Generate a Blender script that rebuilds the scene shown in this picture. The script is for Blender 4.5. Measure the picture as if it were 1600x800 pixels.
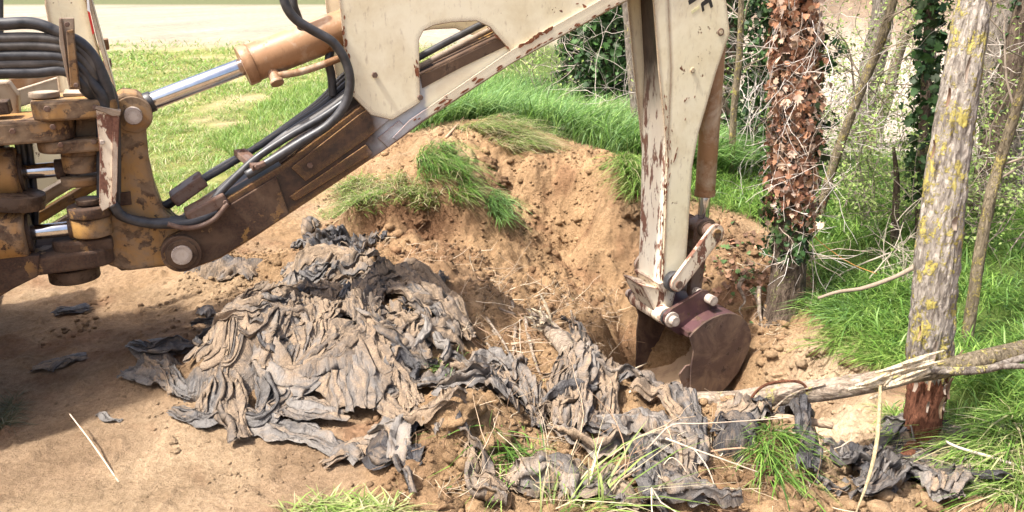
import bpy, bmesh, math, random
import numpy as np
from mathutils import Vector, Matrix

for o in list(bpy.data.objects):
    bpy.data.objects.remove(o)
S = bpy.context.scene
C = S.collection
R = math.radians
rng = np.random.default_rng(7)
random.seed(7)

# ------------------------------------------------------------------ camera
FPX, W0, H0 = 1232.0, 1600, 800          # focal length in photo pixels
CAMZ, PITCH = 1.70, R(19.24)
cam = bpy.data.cameras.new('camera')
cam.sensor_width = 36.0
cam.lens = 36.0 * FPX / W0
cam.clip_start = 0.05
cam.clip_end = 2000
camo = bpy.data.objects.new('camera', cam)
C.objects.link(camo)
camo.location = (0, 0, CAMZ)
camo.rotation_euler = (math.pi / 2 - PITCH, 0, 0)
S.camera = camo

# ------------------------------------------------------------------ sky, sun, exposure
SUN_AZ = np.array([-0.85, -0.53]); SUN_AZ /= np.linalg.norm(SUN_AZ)
SUN_EL = R(60)
w = bpy.data.worlds.new('World'); S.world = w; w.use_nodes = True
nt = w.node_tree; nt.nodes.clear()
sky = nt.nodes.new('ShaderNodeTexSky'); sky.sky_type = 'NISHITA'; sky.sun_disc = False
sky.sun_elevation = SUN_EL
sky.sun_rotation = math.atan2(SUN_AZ[0], SUN_AZ[1])
sky.dust_density = 6.0; sky.ozone_density = 0.4; sky.air_density = 0.8
bgn = nt.nodes.new('ShaderNodeBackground'); bgn.inputs[1].default_value = 0.125
wo = nt.nodes.new('ShaderNodeOutputWorld')
nt.links.new(sky.outputs[0], bgn.inputs[0]); nt.links.new(bgn.outputs[0], wo.inputs[0])
sl = bpy.data.lights.new('sun', 'SUN'); sl.energy = 3.8; sl.angle = R(2.0); sl.color = (1.0, 0.965, 0.91)
so = bpy.data.objects.new('sun', sl); C.objects.link(so)
tosun = Vector((SUN_AZ[0] * math.cos(SUN_EL), SUN_AZ[1] * math.cos(SUN_EL), math.sin(SUN_EL)))
so.rotation_euler = tosun.to_track_quat('Z', 'Y').to_euler()
so.location = (-6, -6, 10)
S.view_settings.view_transform = 'Standard'
S.view_settings.look = 'None'
S.view_settings.exposure = 1.44
S.view_settings.gamma = 1.0
S.view_settings.use_curve_mapping = False
S.cycles.max_bounces = 5; S.cycles.diffuse_bounces = 3; S.cycles.glossy_bounces = 2; S.cycles.transmission_bounces = 2

# ------------------------------------------------------------------ helpers: rays
FW = np.array([0, math.cos(PITCH), -math.sin(PITCH)])
UPV = np.array([0, math.sin(PITCH), math.cos(PITCH)])
CAMP = np.array([0, 0, CAMZ])
def ray(u, v):
    return FW + np.array([1., 0, 0]) * ((u - 800) / FPX) + UPV * ((400 - v) / FPX)
def at(u, v, Y):
    d = ray(u, v)
    return CAMP + d * (Y / d[1])

# ------------------------------------------------------------------ helpers: noise
def _hash(ix, iy, iz, seed):
    h = (ix.astype(np.int64) * 374761393 + iy.astype(np.int64) * 668265263 + iz.astype(np.int64) * 2147483647 + seed * 974634541) & 0xFFFFFFFF
    h = ((h ^ (h >> 13)) * 1274126177) & 0xFFFFFFFF
    h = ((h ^ (h >> 16)) * 2246822519) & 0xFFFFFFFF
    return (h ^ (h >> 15)) & 0xFFFFFFFF
def noise2(x, y, seed=0):
    x = np.asarray(x, float); y = np.asarray(y, float)
    ix = np.floor(x); iy = np.floor(y); fx = x - ix; fy = y - iy
    u = fx * fx * fx * (fx * (fx * 6 - 15) + 10); v = fy * fy * fy * (fy * (fy * 6 - 15) + 10)
    z = np.zeros_like(ix)
    def g(dx, dy):
        a = _hash(ix + dx, iy + dy, z, seed) / 4294967296.0 * 2 * math.pi
        return np.cos(a) * (fx - dx) + np.sin(a) * (fy - dy)
    n = (g(0, 0) * (1 - u) + g(1, 0) * u) * (1 - v) + (g(0, 1) * (1 - u) + g(1, 1) * u) * v
    return n * 1.45
def fbm2(x, y, oct=4, seed=0, gain=0.5, lac=2.03):
    t = 0; a = 1.0; f = 1.0; s = 0
    for i in range(oct):
        t = t + a * noise2(x * f + 13.7 * i, y * f - 7.3 * i, seed + i); s += a; a *= gain; f *= lac
    return t / s
def billow2(x, y, oct=3, seed=0, gain=0.5):
    t = 0; a = 1.0; f = 1.0; s = 0
    for i in range(oct):
        t = t + a * np.abs(noise2(x * f + 3.1 * i, y * f + 5.9 * i, seed + i)); s += a; a *= gain; f *= 2.1
    return t / s
def sstep(a, b, x):
    t = np.clip((x - a) / (b - a), 0, 1)
    return t * t * (3 - 2 * t)

# ------------------------------------------------------------------ helpers: objects
def tag(o, label=None, cat=None, group=None, kind=None):
    if label: o['label'] = label
    if cat: o['category'] = cat
    if group: o['group'] = group
    if kind: o['kind'] = kind
    return o
def thing(name, loc, label, cat, group=None, rz=0.0):
    o = bpy.data.objects.new(name, None); C.objects.link(o)
    o.location = loc; o.rotation_euler = (0, 0, rz); o.empty_display_size = 0.1
    tag(o, label, cat, group)
    o['_w'] = 0
    del o['_w']
    return o
def link(name, me, mat, parent=None, loc=None):
    o = bpy.data.objects.new(name, me); C.objects.link(o)
    if mat is not None: me.materials.append(mat)
    if parent is not None: o.parent = parent
    if loc is not None: o.location = loc
    return o
def tri_mesh(name, V, F, smooth=True, col=None, extra=None):
    V = np.ascontiguousarray(V, np.float32); F = np.ascontiguousarray(F, np.int32)
    me = bpy.data.meshes.new(name)
    me.vertices.add(len(V)); me.vertices.foreach_set('co', V.ravel())
    me.loops.add(F.size); me.loops.foreach_set('vertex_index', F.ravel())
    k = F.shape[1]
    me.polygons.add(len(F)); me.polygons.foreach_set('loop_start', np.arange(0, F.size, k, dtype=np.int32))
    me.polygons.foreach_set('use_smooth', np.full(len(F), bool(smooth)))
    me.update(calc_edges=True)
    if col is not None:
        at_ = me.color_attributes.new('col', 'FLOAT_COLOR', 'POINT')
        c4 = np.ones((len(V), 4), np.float32); c4[:, :col.shape[1]] = col
        at_.data.foreach_set('color', c4.ravel())
    if extra:
        for nm, a in extra.items():
            aa = me.attributes.new(nm, 'FLOAT', 'POINT'); aa.data.foreach_set('value', np.ascontiguousarray(a, np.float32))
    return me
class MB:
    """collects triangle pieces for one mesh"""
    def __init__(s): s.V = []; s.F = []; s.C = []; s.n = 0
    def add(s, v, f, c=None):
        v = np.asarray(v, float); f = np.asarray(f, int)
        if f.shape[1] == 4: f = np.concatenate([f[:, [0, 1, 2]], f[:, [0, 2, 3]]])
        s.V.append(v); s.F.append(f + s.n); s.n += len(v)
        if c is not None:
            c = np.asarray(c, float)
            if c.ndim == 1: c = np.tile(c, (len(v), 1))
            s.C.append(c)
    def build(s, name, mat, parent=None, origin=(0, 0, 0), smooth=True):
        V = np.concatenate(s.V) - np.asarray(origin); F = np.concatenate(s.F)
        col = np.concatenate(s.C) if s.C and sum(len(c) for c in s.C) == len(V) else None
        me = tri_mesh(name, V, F, smooth, col)
        return link(name, me, mat, parent, None if parent is not None else origin)
def crom(P, n):
    """Catmull-Rom resample of control points to n samples"""
    P = np.asarray(P, float)
    if len(P) == 2: return P[0] + (P[1] - P[0]) * np.linspace(0, 1, n)[:, None]
    Q = np.vstack([2 * P[0] - P[1], P, 2 * P[-1] - P[-2]])
    seg = np.linalg.norm(np.diff(P[:, :3], axis=0), axis=1); cs = np.concatenate([[0], np.cumsum(seg)])
    t = np.linspace(0, cs[-1], n); i = np.clip(np.searchsorted(cs, t, side='right') - 1, 0, len(P) - 2)
    f = ((t - cs[i]) / np.maximum(seg[i], 1e-9))[:, None]
    p0, p1, p2, p3 = Q[i], Q[i + 1], Q[i + 2], Q[i + 3]
    return 0.5 * (2 * p1 + (p2 - p0) * f + (2 * p0 - 5 * p1 + 4 * p2 - p3) * f ** 2 + (3 * p1 - p0 - 3 * p2 + p3) * f ** 3)
def tube(P, rad, seg=8, n=None, rough=None, cap=True, rotf=0.0):
    """tube along P (k,3) with radius array; returns verts, quads->tris"""
    P = np.asarray(P, float); rad = np.broadcast_to(np.asarray(rad, float), (len(P),)).copy()
    if n:
        PR = crom(np.column_stack([P, rad]), n); P = PR[:, :3]; rad = np.maximum(PR[:, 3], 1e-4)
    m = len(P)
    T = np.gradient(P, axis=0); T /= np.linalg.norm(T, axis=1)[:, None] + 1e-12
    ref = np.array([0, 0, 1.]) if abs(T[0, 2]) < 0.9 else np.array([1., 0, 0])
    N = np.zeros_like(P); a = np.cross(T[0], ref); N[0] = a / np.linalg.norm(a)
    for i in range(1, m):
        a = N[i - 1] - T[i] * np.dot(N[i - 1], T[i]); N[i] = a / (np.linalg.norm(a) + 1e-12)
    B = np.cross(T, N)
    th = np.linspace(0, 2 * math.pi, seg, endpoint=False) + rotf
    rr = np.tile(rad[:, None], (1, seg))
    if rough is not None: rr = rr * rough(np.linspace(0, 1, m)[:, None], th[None, :], P)
    V = P[:, None, :] + rr[:, :, None] * (np.cos(th)[None, :, None] * N[:, None, :] + np.sin(th)[None, :, None] * B[:, None, :])
    V = V.reshape(-1, 3)
    i = np.arange(m - 1)[:, None] * seg; j = np.arange(seg)[None, :]; j2 = (j + 1) % seg
    q = np.stack([(i + j), (i + j2), (i + seg + j2), (i + seg + j)], -1).reshape(-1, 4)
    F = np.concatenate([q[:, [0, 1, 2]], q[:, [0, 2, 3]]])
    if cap:
        V = np.vstack([V, P[0], P[-1]]); k = m * seg
        jj = np.arange(seg); j3 = (jj + 1) % seg
        F = np.concatenate([F, np.stack([np.full(seg, k), j3, jj], -1), np.stack([np.full(seg, k + 1), (m - 1) * seg + jj, (m - 1) * seg + j3], -1)])
    return V, F
def poly_obj(name, V, F, mat, parent=None, bevel=0.004, smooth=False, segs=2):
    me = bpy.data.meshes.new(name); me.from_pydata([tuple(map(float, v)) for v in V], [], [tuple(int(i) for i in f) for f in F]); me.update()
    bm = bmesh.new(); bm.from_mesh(me); bmesh.ops.recalc_face_normals(bm, faces=bm.faces); bm.to_mesh(me); bm.free()
    o = link(name, me, mat, parent)
    if bevel:
        m = o.modifiers.new('edge', 'BEVEL'); m.width = bevel; m.segments = segs; m.limit_method = 'ANGLE'; m.angle_limit = R(35)
    if smooth:
        for p in me.polygons: p.use_smooth = True
    return o

# ------------------------------------------------------------------ materials
class NT:
    def __init__(s, name):
        s.m = bpy.data.materials.new(name); s.m.use_nodes = True; s.t = s.m.node_tree; s.t.nodes.clear()
        s.out = s.n('ShaderNodeOutputMaterial'); s.b = s.n('ShaderNodeBsdfPrincipled'); s.l(s.b.outputs[0], s.out.inputs[0])
        s.tc = None
    def n(s, t, **k):
        x = s.t.nodes.new(t)
        for a, b in k.items(): setattr(x, a, b)
        return x
    def l(s, a, b): s.t.links.new(a, b)
    def set(s, sock, v):
        if hasattr(v, 'is_linked') or isinstance(v, bpy.types.NodeSocket): s.l(v, sock)
        elif isinstance(v, (tuple, list)) and len(v) == 3: sock.default_value = (*v, 1) if sock.type == 'RGBA' else v
        else: sock.default_value = v
    def obj(s):
        if not s.tc: s.tc = s.n('ShaderNodeTexCoord')
        return s.tc.outputs['Object']
    def noise(s, scale, detail=4, rough=0.55, dist=0.0, vec=None, stretch=None):
        x = s.n('ShaderNodeTexNoise'); x.inputs['Scale'].default_value = scale; x.inputs['Detail'].default_value = detail
        x.inputs['Roughness'].default_value = rough; x.inputs['Distortion'].default_value = dist
        v = vec if vec is not None else s.obj()
        if stretch:
            mp = s.n('ShaderNodeMapping'); mp.inputs['Scale'].default_value = stretch; s.l(v, mp.inputs[0]); v = mp.outputs[0]
        s.l(v, x.inputs['Vector']); return x.outputs[0]
    def ramp(s, v, a, b, ca=0.0, cb=1.0):
        x = s.n('ShaderNodeMapRange'); x.inputs[1].default_value = a; x.inputs[2].default_value = b; x.inputs[3].default_value = ca; x.inputs[4].default_value = cb
        s.l(v, x.inputs[0]); return x.outputs[0]
    def mix(s, f, a, b, mode='MIX'):
        x = s.n('ShaderNodeMix'); x.data_type = 'RGBA'; x.blend_type = mode
        s.set(x.inputs[0], f); s.set(x.inputs[6], a); s.set(x.inputs[7], b); return x.outputs[2]
    def math(s, op, a, b=0.0):
        x = s.n('ShaderNodeMath', operation=op); s.set(x.inputs[0], a); s.set(x.inputs[1], b); return x.outputs[0]
    def attr(s, nm):
        x = s.n('ShaderNodeAttribute'); x.attribute_name = nm; return x
    def bump(s, h, strength=0.5, dist=0.01, normal=None):
        x = s.n('ShaderNodeBump'); x.inputs['Strength'].default_value = strength; x.inputs['Distance'].default_value = dist
        s.l(h, x.inputs['Height'])
        if normal is not None: s.l(normal, x.inputs['Normal'])
        return x.outputs[0]
    def fin(s, col=None, rough=None, normal=None, metal=None, spec=None):
        b = s.b
        if col is not None: s.set(b.inputs['Base Color'], col)
        if rough is not None: s.set(b.inputs['Roughness'], rough)
        if normal is not None: s.l(normal, b.inputs['Normal'])
        if metal is not None: s.set(b.inputs['Metallic'], metal)
        if spec is not None: s.set(b.inputs['Specular IOR Level'], spec)
        return s.m
    def edge(s, radius=0.012):
        """1 along convex and concave edges (worn paint)"""
        bv = s.n('ShaderNodeBevel'); bv.samples = 2; bv.inputs[0].default_value = radius
        g = s.n('ShaderNodeNewGeometry'); d = s.n('ShaderNodeVectorMath', operation='DOT_PRODUCT')
        s.l(bv.outputs[0], d.inputs[0]); s.l(g.outputs['Normal'], d.inputs[1])
        return s.ramp(d.outputs['Value'], 0.9995, 0.86)
M = {}
def mat_soil():
    t = NT('soil'); a = t.attr('col')
    n1 = t.noise(3.2, 6, .7); n2 = t.noise(45, 6, .7); n3 = t.noise(260, 3, .7)
    c = t.mix(1.0, a.outputs[0], t.mix(t.ramp(n1, .36, .64), (.74, .71, .68), (1.10, 1.08, 1.06)), 'MULTIPLY')
    c = t.mix(1.0, c, t.mix(t.ramp(n2, .30, .62), (.70, .66, .62), (1.06, 1.05, 1.04)), 'MULTIPLY')
    c = t.mix(1.0, c, t.mix(t.ramp(n3, .33, .6), (.74, .71, .69), (1.08, 1.07, 1.05)), 'MULTIPLY')
    h = t.math('ADD', t.math('MULTIPLY', n2, 1.0), t.math('MULTIPLY', n3, .35))
    return t.fin(c, .95, t.bump(h, 1.0, .024), spec=.12)
M['soil'] = mat_soil()
def mat_vcol(name, rough=.7, spec=.25, trans=0.0, nscale=40, nlo=.8):
    t = NT(name); a = t.attr('col'); n = t.noise(nscale, 3)
    c = t.mix(1.0, a.outputs[0], t.mix(t.ramp(n, .3, .7), (nlo,) * 3, (1.08,) * 3), 'MULTIPLY')
    t.fin(c, rough, spec=spec)
    if trans:
        tr = t.n('ShaderNodeBsdfTranslucent'); t.l(c, tr.inputs[0]); mx = t.n('ShaderNodeMixShader'); mx.inputs[0].default_value = trans
        t.l(t.b.outputs[0], mx.inputs[1]); t.l(tr.outputs[0], mx.inputs[2]); t.l(mx.outputs[0], t.out.inputs[0])
    return t.m
M['grass'] = mat_vcol('grass_blades', .45, .35, .42, 25)
M['leaf'] = mat_vcol('leaves', .55, .3, .25, 30)
M['dry_leaf'] = mat_vcol('dry_leaves', .7, .2, .12, 60)
M['twig'] = mat_vcol('twig_bark', .85, .15, 0, 80)
def mat_bark(name, base, dark, lich, amount, stretch=(9, 9, 2.2), lscale=9):
    t = NT(name)
    n = t.noise(4, 7, .68, 1.2, stretch=stretch); f = t.noise(60, 4, .7, stretch=(1, 1, .35))
    c = t.mix(t.ramp(n, .36, .62), dark, base)
    c = t.mix(t.ramp(f, .35, .65), c, (.72,) * 3, 'MULTIPLY') if False else t.mix(1.0, c, t.mix(t.ramp(f, .3, .65), (.62,) * 3, (1.1,) * 3), 'MULTIPLY')
    if amount:
        l1 = t.noise(lscale, 6, .72, .4, stretch=(1, 1, .62)); l2 = t.noise(70, 4, .7)
        lm = t.math('ADD', l1, t.math('MULTIPLY', t.math('SUBTRACT', l2, .5), .45))
        lm = t.ramp(lm, .63 - amount * .2, .70 - amount * .2, 0, .9)
        c = t.mix(lm, c, t.mix(t.ramp(l2, .3, .7), lich, tuple(min(1, x * 1.15) for x in lich)))
        h = t.math('ADD', n, t.math('MULTIPLY', lm, .25))
    else: h = n
    h = t.math('ADD', h, t.math('MULTIPLY', f, .3))
    return t.fin(c, .92, t.bump(h, 1.0, .02), spec=.1)
M['bark_lichen'] = mat_bark('bark_grey_yellow_lichen', (.47, .42, .36), (.14, .115, .095), (.40, .335, .09), .54, lscale=17)
M['bark_grey'] = mat_bark('bark_grey', (.30, .26, .22), (.09, .07, .055), (.38, .33, .12), .12)
M['bark_dark'] = mat_bark('bark_dark', (.16, .12, .09), (.05, .035, .025), (.2, .2, .08), .2)
M['bark_sapling'] = mat_bark('bark_sapling_lichen', (.27, .22, .15), (.09, .07, .045), (.34, .28, .09), .38, (14, 14, 4), 24)
M['bark_log'] = mat_bark('bark_log', (.44, .36, .28), (.17, .125, .09), (.36, .32, .12), .2, (3, 10, 10), 12)
M['bark_stripped'] = mat_bark('bark_stripped_red', (.20, .085, .05), (.075, .03, .018), (.3, .2, .1), 0, (12, 12, 3))
M['wood_fresh'] = mat_bark('wood_freshly_split', (.82, .73, .55), (.60, .46, .29), (.3, .2, .1), 0, (16, 16, 2))
M['wood_strip'] = mat_bark('split_wood_strip', (.56, .46, .28), (.44, .34, .19), (.3, .2, .1), 0, (16, 16, 2))
M['straw'] = mat_vcol('straw', .7, .2, .1, 50)

def rust_paint(name, paint, paint2, rust, rust2, cov, edge_amt, scale=14, rough=.5, dirt=None, dirt_cov=.0, stretch=None):
    """old paint, chipped to rust: cov = share gone, edge_amt = wear along the edges, dirt = dried mud film"""
    t = NT(name)
    n = t.noise(scale, 7, .7, .25, stretch=stretch); n2 = t.noise(3.0, 5, .6); n3 = t.noise(110, 3, .6)
    e = t.edge(.035)
    k = t.math('ADD', n, t.math('MULTIPLY', t.math('SUBTRACT', n2, .5), .45))
    k = t.math('ADD', k, t.math('MULTIPLY', e, edge_amt))
    chip = t.ramp(k, .74 - cov, .755 - cov)
    pc = t.mix(t.ramp(n2, .35, .65), paint, paint2)
    sc = t.noise(5, 5, .7, .2); sc2 = t.noise(26, 4, .7, .1, stretch=(1.6, 1.6, .5))
    pc = t.mix(1.0, pc, t.mix(t.ramp(sc, .32, .55), (.88, .84, .78), (1.02,) * 3), 'MULTIPLY')
    pc = t.mix(t.ramp(sc2, .57, .72, 0, .38), pc, rust)
    rc = t.mix(t.ramp(n3, .35, .65), rust, rust2)
    c = t.mix(chip, pc, rc)
    if dirt:
        d = t.noise(5.5, 7, .68, .5); c = t.mix(t.ramp(d, .62 - dirt_cov, .78 - dirt_cov, 0, .92), c, dirt)
    rr = t.mix(chip, (rough,) * 3, (.9,) * 3)
    h = t.math('ADD', t.math('MULTIPLY', chip, -.6), t.math('MULTIPLY', n3, .25))
    return t.fin(c, rr, t.bump(h, .45, .004), spec=.35)
M['cream'] = rust_paint('cream_paint', (.76, .70, .53), (.72, .65, .46), (.16, .06, .03), (.09, .035, .02), .055, .75, 17, .42)
M['cream_worn'] = rust_paint('cream_paint_worn', (.75, .67, .53), (.66, .56, .42), (.21, .10, .065), (.13, .06, .04), .215, .5, 11, .5, stretch=(1.8, 1.8, .6))
M['yellow'] = rust_paint('yellow_ochre_paint', (.42, .235, .07), (.27, .145, .055), (.045, .027, .018), (.09, .048, .025), .185, .36, 11, .55, (.24, .165, .10), .15)
M['brown_grime'] = rust_paint('ochre_under_grease', (.34, .19, .055), (.10, .05, .027), (.042, .026, .018), (.075, .04, .024), .33, .25, 9, .6, (.11, .068, .042), .17)
M['dark_grime'] = rust_paint('dark_greasy_metal', (.12, .07, .04), (.07, .045, .03), (.04, .025, .018), (.06, .035, .02), .2, .2, 9, .55, (.16, .10, .06), .08)
M['cyl_brown'] = rust_paint('dusty_brown_cylinder', (.33, .19, .10), (.24, .125, .06), (.12, .055, .025), (.2, .1, .04), .10, .3, 7, .45, (.42, .32, .23), .12)
M['bucket_paint'] = rust_paint('maroon_bucket_steel', (.085, .038, .043), (.07, .036, .035), (.05, .03, .022), (.09, .05, .03), .12, .3, 12, .42, (.17, .105, .07), .06)
M['bucket_side'] = rust_paint('dirty_bucket_side', (.06, .036, .033), (.078, .048, .04), (.04, .025, .02), (.06, .038, .028), .13, .2, 10, .5, (.15, .10, .07), .17)
M['bucket_in'] = rust_paint('polished_bucket_floor', (.28, .19, .13), (.22, .15, .10), (.10, .06, .04), (.13, .08, .05), .06, .1, 8, .45, (.36, .26, .17), .3)
M['rust_steel'] = rust_paint('rusty_steel', (.12, .085, .07), (.16, .11, .085), (.09, .05, .035), (.13, .07, .045), .2, .2, 14, .5, (.2, .14, .1), .1)
M['pin_steel'] = rust_paint('dusty_pin_steel', (.42, .36, .31), (.5, .44, .38), (.18, .12, .09), (.12, .08, .06), .1, .25, 20, .4)
M['grey_dusty'] = rust_paint('dusty_grey_plate', (.40, .34, .27), (.33, .27, .2), (.16, .09, .05), (.1, .06, .04), .1, .3, 10, .6)
def mat_boom():
    """one boom: grease-brown lower end, grey primer repair, cream above (local x = along the boom)"""
    t = NT('boom_paint'); sx = t.n('ShaderNodeSeparateXYZ'); t.l(t.obj(), sx.inputs[0])
    n = t.noise(14, 7, .7, .25); n2 = t.noise(3, 5, .6); n3 = t.noise(110, 3, .6); e = t.edge(.045)
    k = t.math('ADD', n, t.math('MULTIPLY', t.math('SUBTRACT', n2, .5), .35)); k = t.math('ADD', k, t.math('MULTIPLY', e, .6))
    rust = t.mix(t.ramp(n3, .35, .65), (.17, .06, .03), (.09, .035, .02))
    sc = t.noise(5, 5, .7, .2)
    cream = t.mix(t.ramp(sc, .34, .55), (.69, .61, .45), (.76, .70, .53))
    cream = t.mix(t.ramp(k, .69, .705), cream, rust)
    prim = t.mix(t.ramp(sc, .4, .6), (.30, .31, .33), (.40, .41, .42)); prim = t.mix(t.ramp(k, .70, .72), prim, rust)
    br = t.mix(t.ramp(n, .42, .6), (.036, .024, .019), (.075, .042, .027)); br = t.mix(t.ramp(k, .66, .70), br, t.mix(t.ramp(n3, .4, .6), (.16, .07, .03), (.30, .17, .05)))
    wob = t.math('MULTIPLY', t.math('SUBTRACT', n2, .5), .28)
    wx = t.math('ADD', sx.outputs[0], wob)
    c = t.mix(t.ramp(wx, BX1, BX1 + .10), br, prim)
    c = t.mix(t.ramp(wx, BX2, BX2 + .03), c, cream)
    return t.fin(c, .45, t.bump(t.math('ADD', t.math('MULTIPLY', t.ramp(k, .66, .74), -.5), t.math('MULTIPLY', n3, .2)), .4, .004), spec=.35)
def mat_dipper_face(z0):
    """face of the dipper towards the machine: grease and deep shade painted dark above, rust-worn cream below"""
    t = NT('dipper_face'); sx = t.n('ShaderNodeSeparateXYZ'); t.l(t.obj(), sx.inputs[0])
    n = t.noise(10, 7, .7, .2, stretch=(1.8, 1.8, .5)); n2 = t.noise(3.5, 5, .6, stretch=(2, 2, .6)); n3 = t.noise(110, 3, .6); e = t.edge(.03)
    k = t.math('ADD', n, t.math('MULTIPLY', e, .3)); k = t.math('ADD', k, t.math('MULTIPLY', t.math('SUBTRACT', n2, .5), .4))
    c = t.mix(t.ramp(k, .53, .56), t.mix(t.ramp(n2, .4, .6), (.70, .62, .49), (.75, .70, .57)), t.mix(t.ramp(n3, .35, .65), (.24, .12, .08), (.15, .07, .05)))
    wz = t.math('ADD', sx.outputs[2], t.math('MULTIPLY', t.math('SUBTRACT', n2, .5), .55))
    c = t.mix(t.ramp(wz, z0 - .10, z0 + .22), c, t.mix(t.ramp(n, .4, .6), (.035, .026, .022), (.07, .05, .04)))  # dark upper part: grease together with the channel's deep shade, put into the colour
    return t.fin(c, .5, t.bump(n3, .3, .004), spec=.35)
def simple(name, col, rough, metal=0.0, bumpscale=None, var=.25, spec=.5):
    t = NT(name); n = t.noise(bumpscale or 30, 5, .65)
    c = t.mix(t.ramp(n, .3, .7), tuple(x * (1 - var) for x in col), tuple(min(1, x * (1 + var)) for x in col))
    return t.fin(c, t.ramp(n, .3, .7, rough * .8, min(1, rough * 1.25)), metal=metal, spec=spec)
M['rust'] = simple('bare_rust', (.19, .075, .04), .9, 0, 60, .5, .15)
M['chrome'] = simple('chrome_rod', (.62, .62, .63), .16, 1.0, 25, .12)
M['rubber'] = simple('hose_rubber', (.035, .034, .036), .45, 0, 22, .6)
M['rubber_dusty'] = simple('hose_rubber_dusty', (.075, .068, .062), .6, 0, 16, .6)
M['letter'] = simple('black_letter', (.02, .018, .016), .5)
M['letter_faded'] = simple('faded_yellow_letter', (.68, .63, .36), .5)
M['red'] = simple('red_reflector', (.55, .03, .025), .35)
M['white'] = simple('white_reflector', (.8, .8, .78), .35)
M['frame_black'] = simple('black_frame', (.03, .03, .032), .5)
# ------------------------------------------------------------------ ground
# control points: (u, v, distance ahead) read as places, with how freshly dug they are (0 = turf, 1 = loose spoil)
CP = []
def cp(u, v, Y, dug): p = at(u, v, Y); CP.append((p[0], p[1], p[2], dug))
def cw(x, y, z, dug): CP.append((x, y, z, dug))
for x, y, z, d in [(-3, 1.0, 0, .1), (-1, 1.0, 0, .1), (1, 1.0, .02, .3), (3, 1.0, .02, .4), (-2.4, 2.2, 0, .15), (-1.5, 2.1, 0, .12), (-.8, 2.2, .0, .12), (-.2, 2.05, .0, .25),
                   (-1.2, 2.6, 0, .12), (-.6, 2.62, 0, .12), (-2, 3.0, -.02, .3), (-1.5, 3.3, -.02, .4), (-1.9, 4.0, -.03, .5), (-1.35, 4.0, 0, .5), (-2.7, 4.6, .0, .4), (-1.6, 4.9, .03, .4),
                   (-2.3, 5.8, .03, .1), (-1.2, 5.6, .02, .4), (-3.5, 7.5, 0, 0), (-1.6, 7.0, .0, .05), (-6, 10, 0, 0), (-2, 10, 0, 0), (-7, 5, 0, 0), (-6, 2, 0, .1), (-6, 14, 0, 0),
                   (0, 9, .08, 0), (1.5, 9, .1, 0), (.5, 12, .05, 0), (3, 12, -.25, 0), (6, 9, -.3, 0), (4, 6, -.28, 0), (6, 5, -.3, 0), (5, 3, -.25, 0), (6, 1.5, -.1, 0), (7, 14, -.3, 0),
                   (.35, 4.2, -.20, 1), (.45, 3.7, -.22, 1), (.8, 3.75, -.68, 1), (1.0, 4.2, -1.05, 1), (.72, 4.35, -.80, 1), (.85, 4.75, -.95, 1), (1.3, 3.8, -.90, 1), (1.4, 4.2, -.92, 1), (1.2, 4.7, -.9, 1), (1.05, 3.5, -.6, 1)]:
    cw(x, y, z, d)
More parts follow.
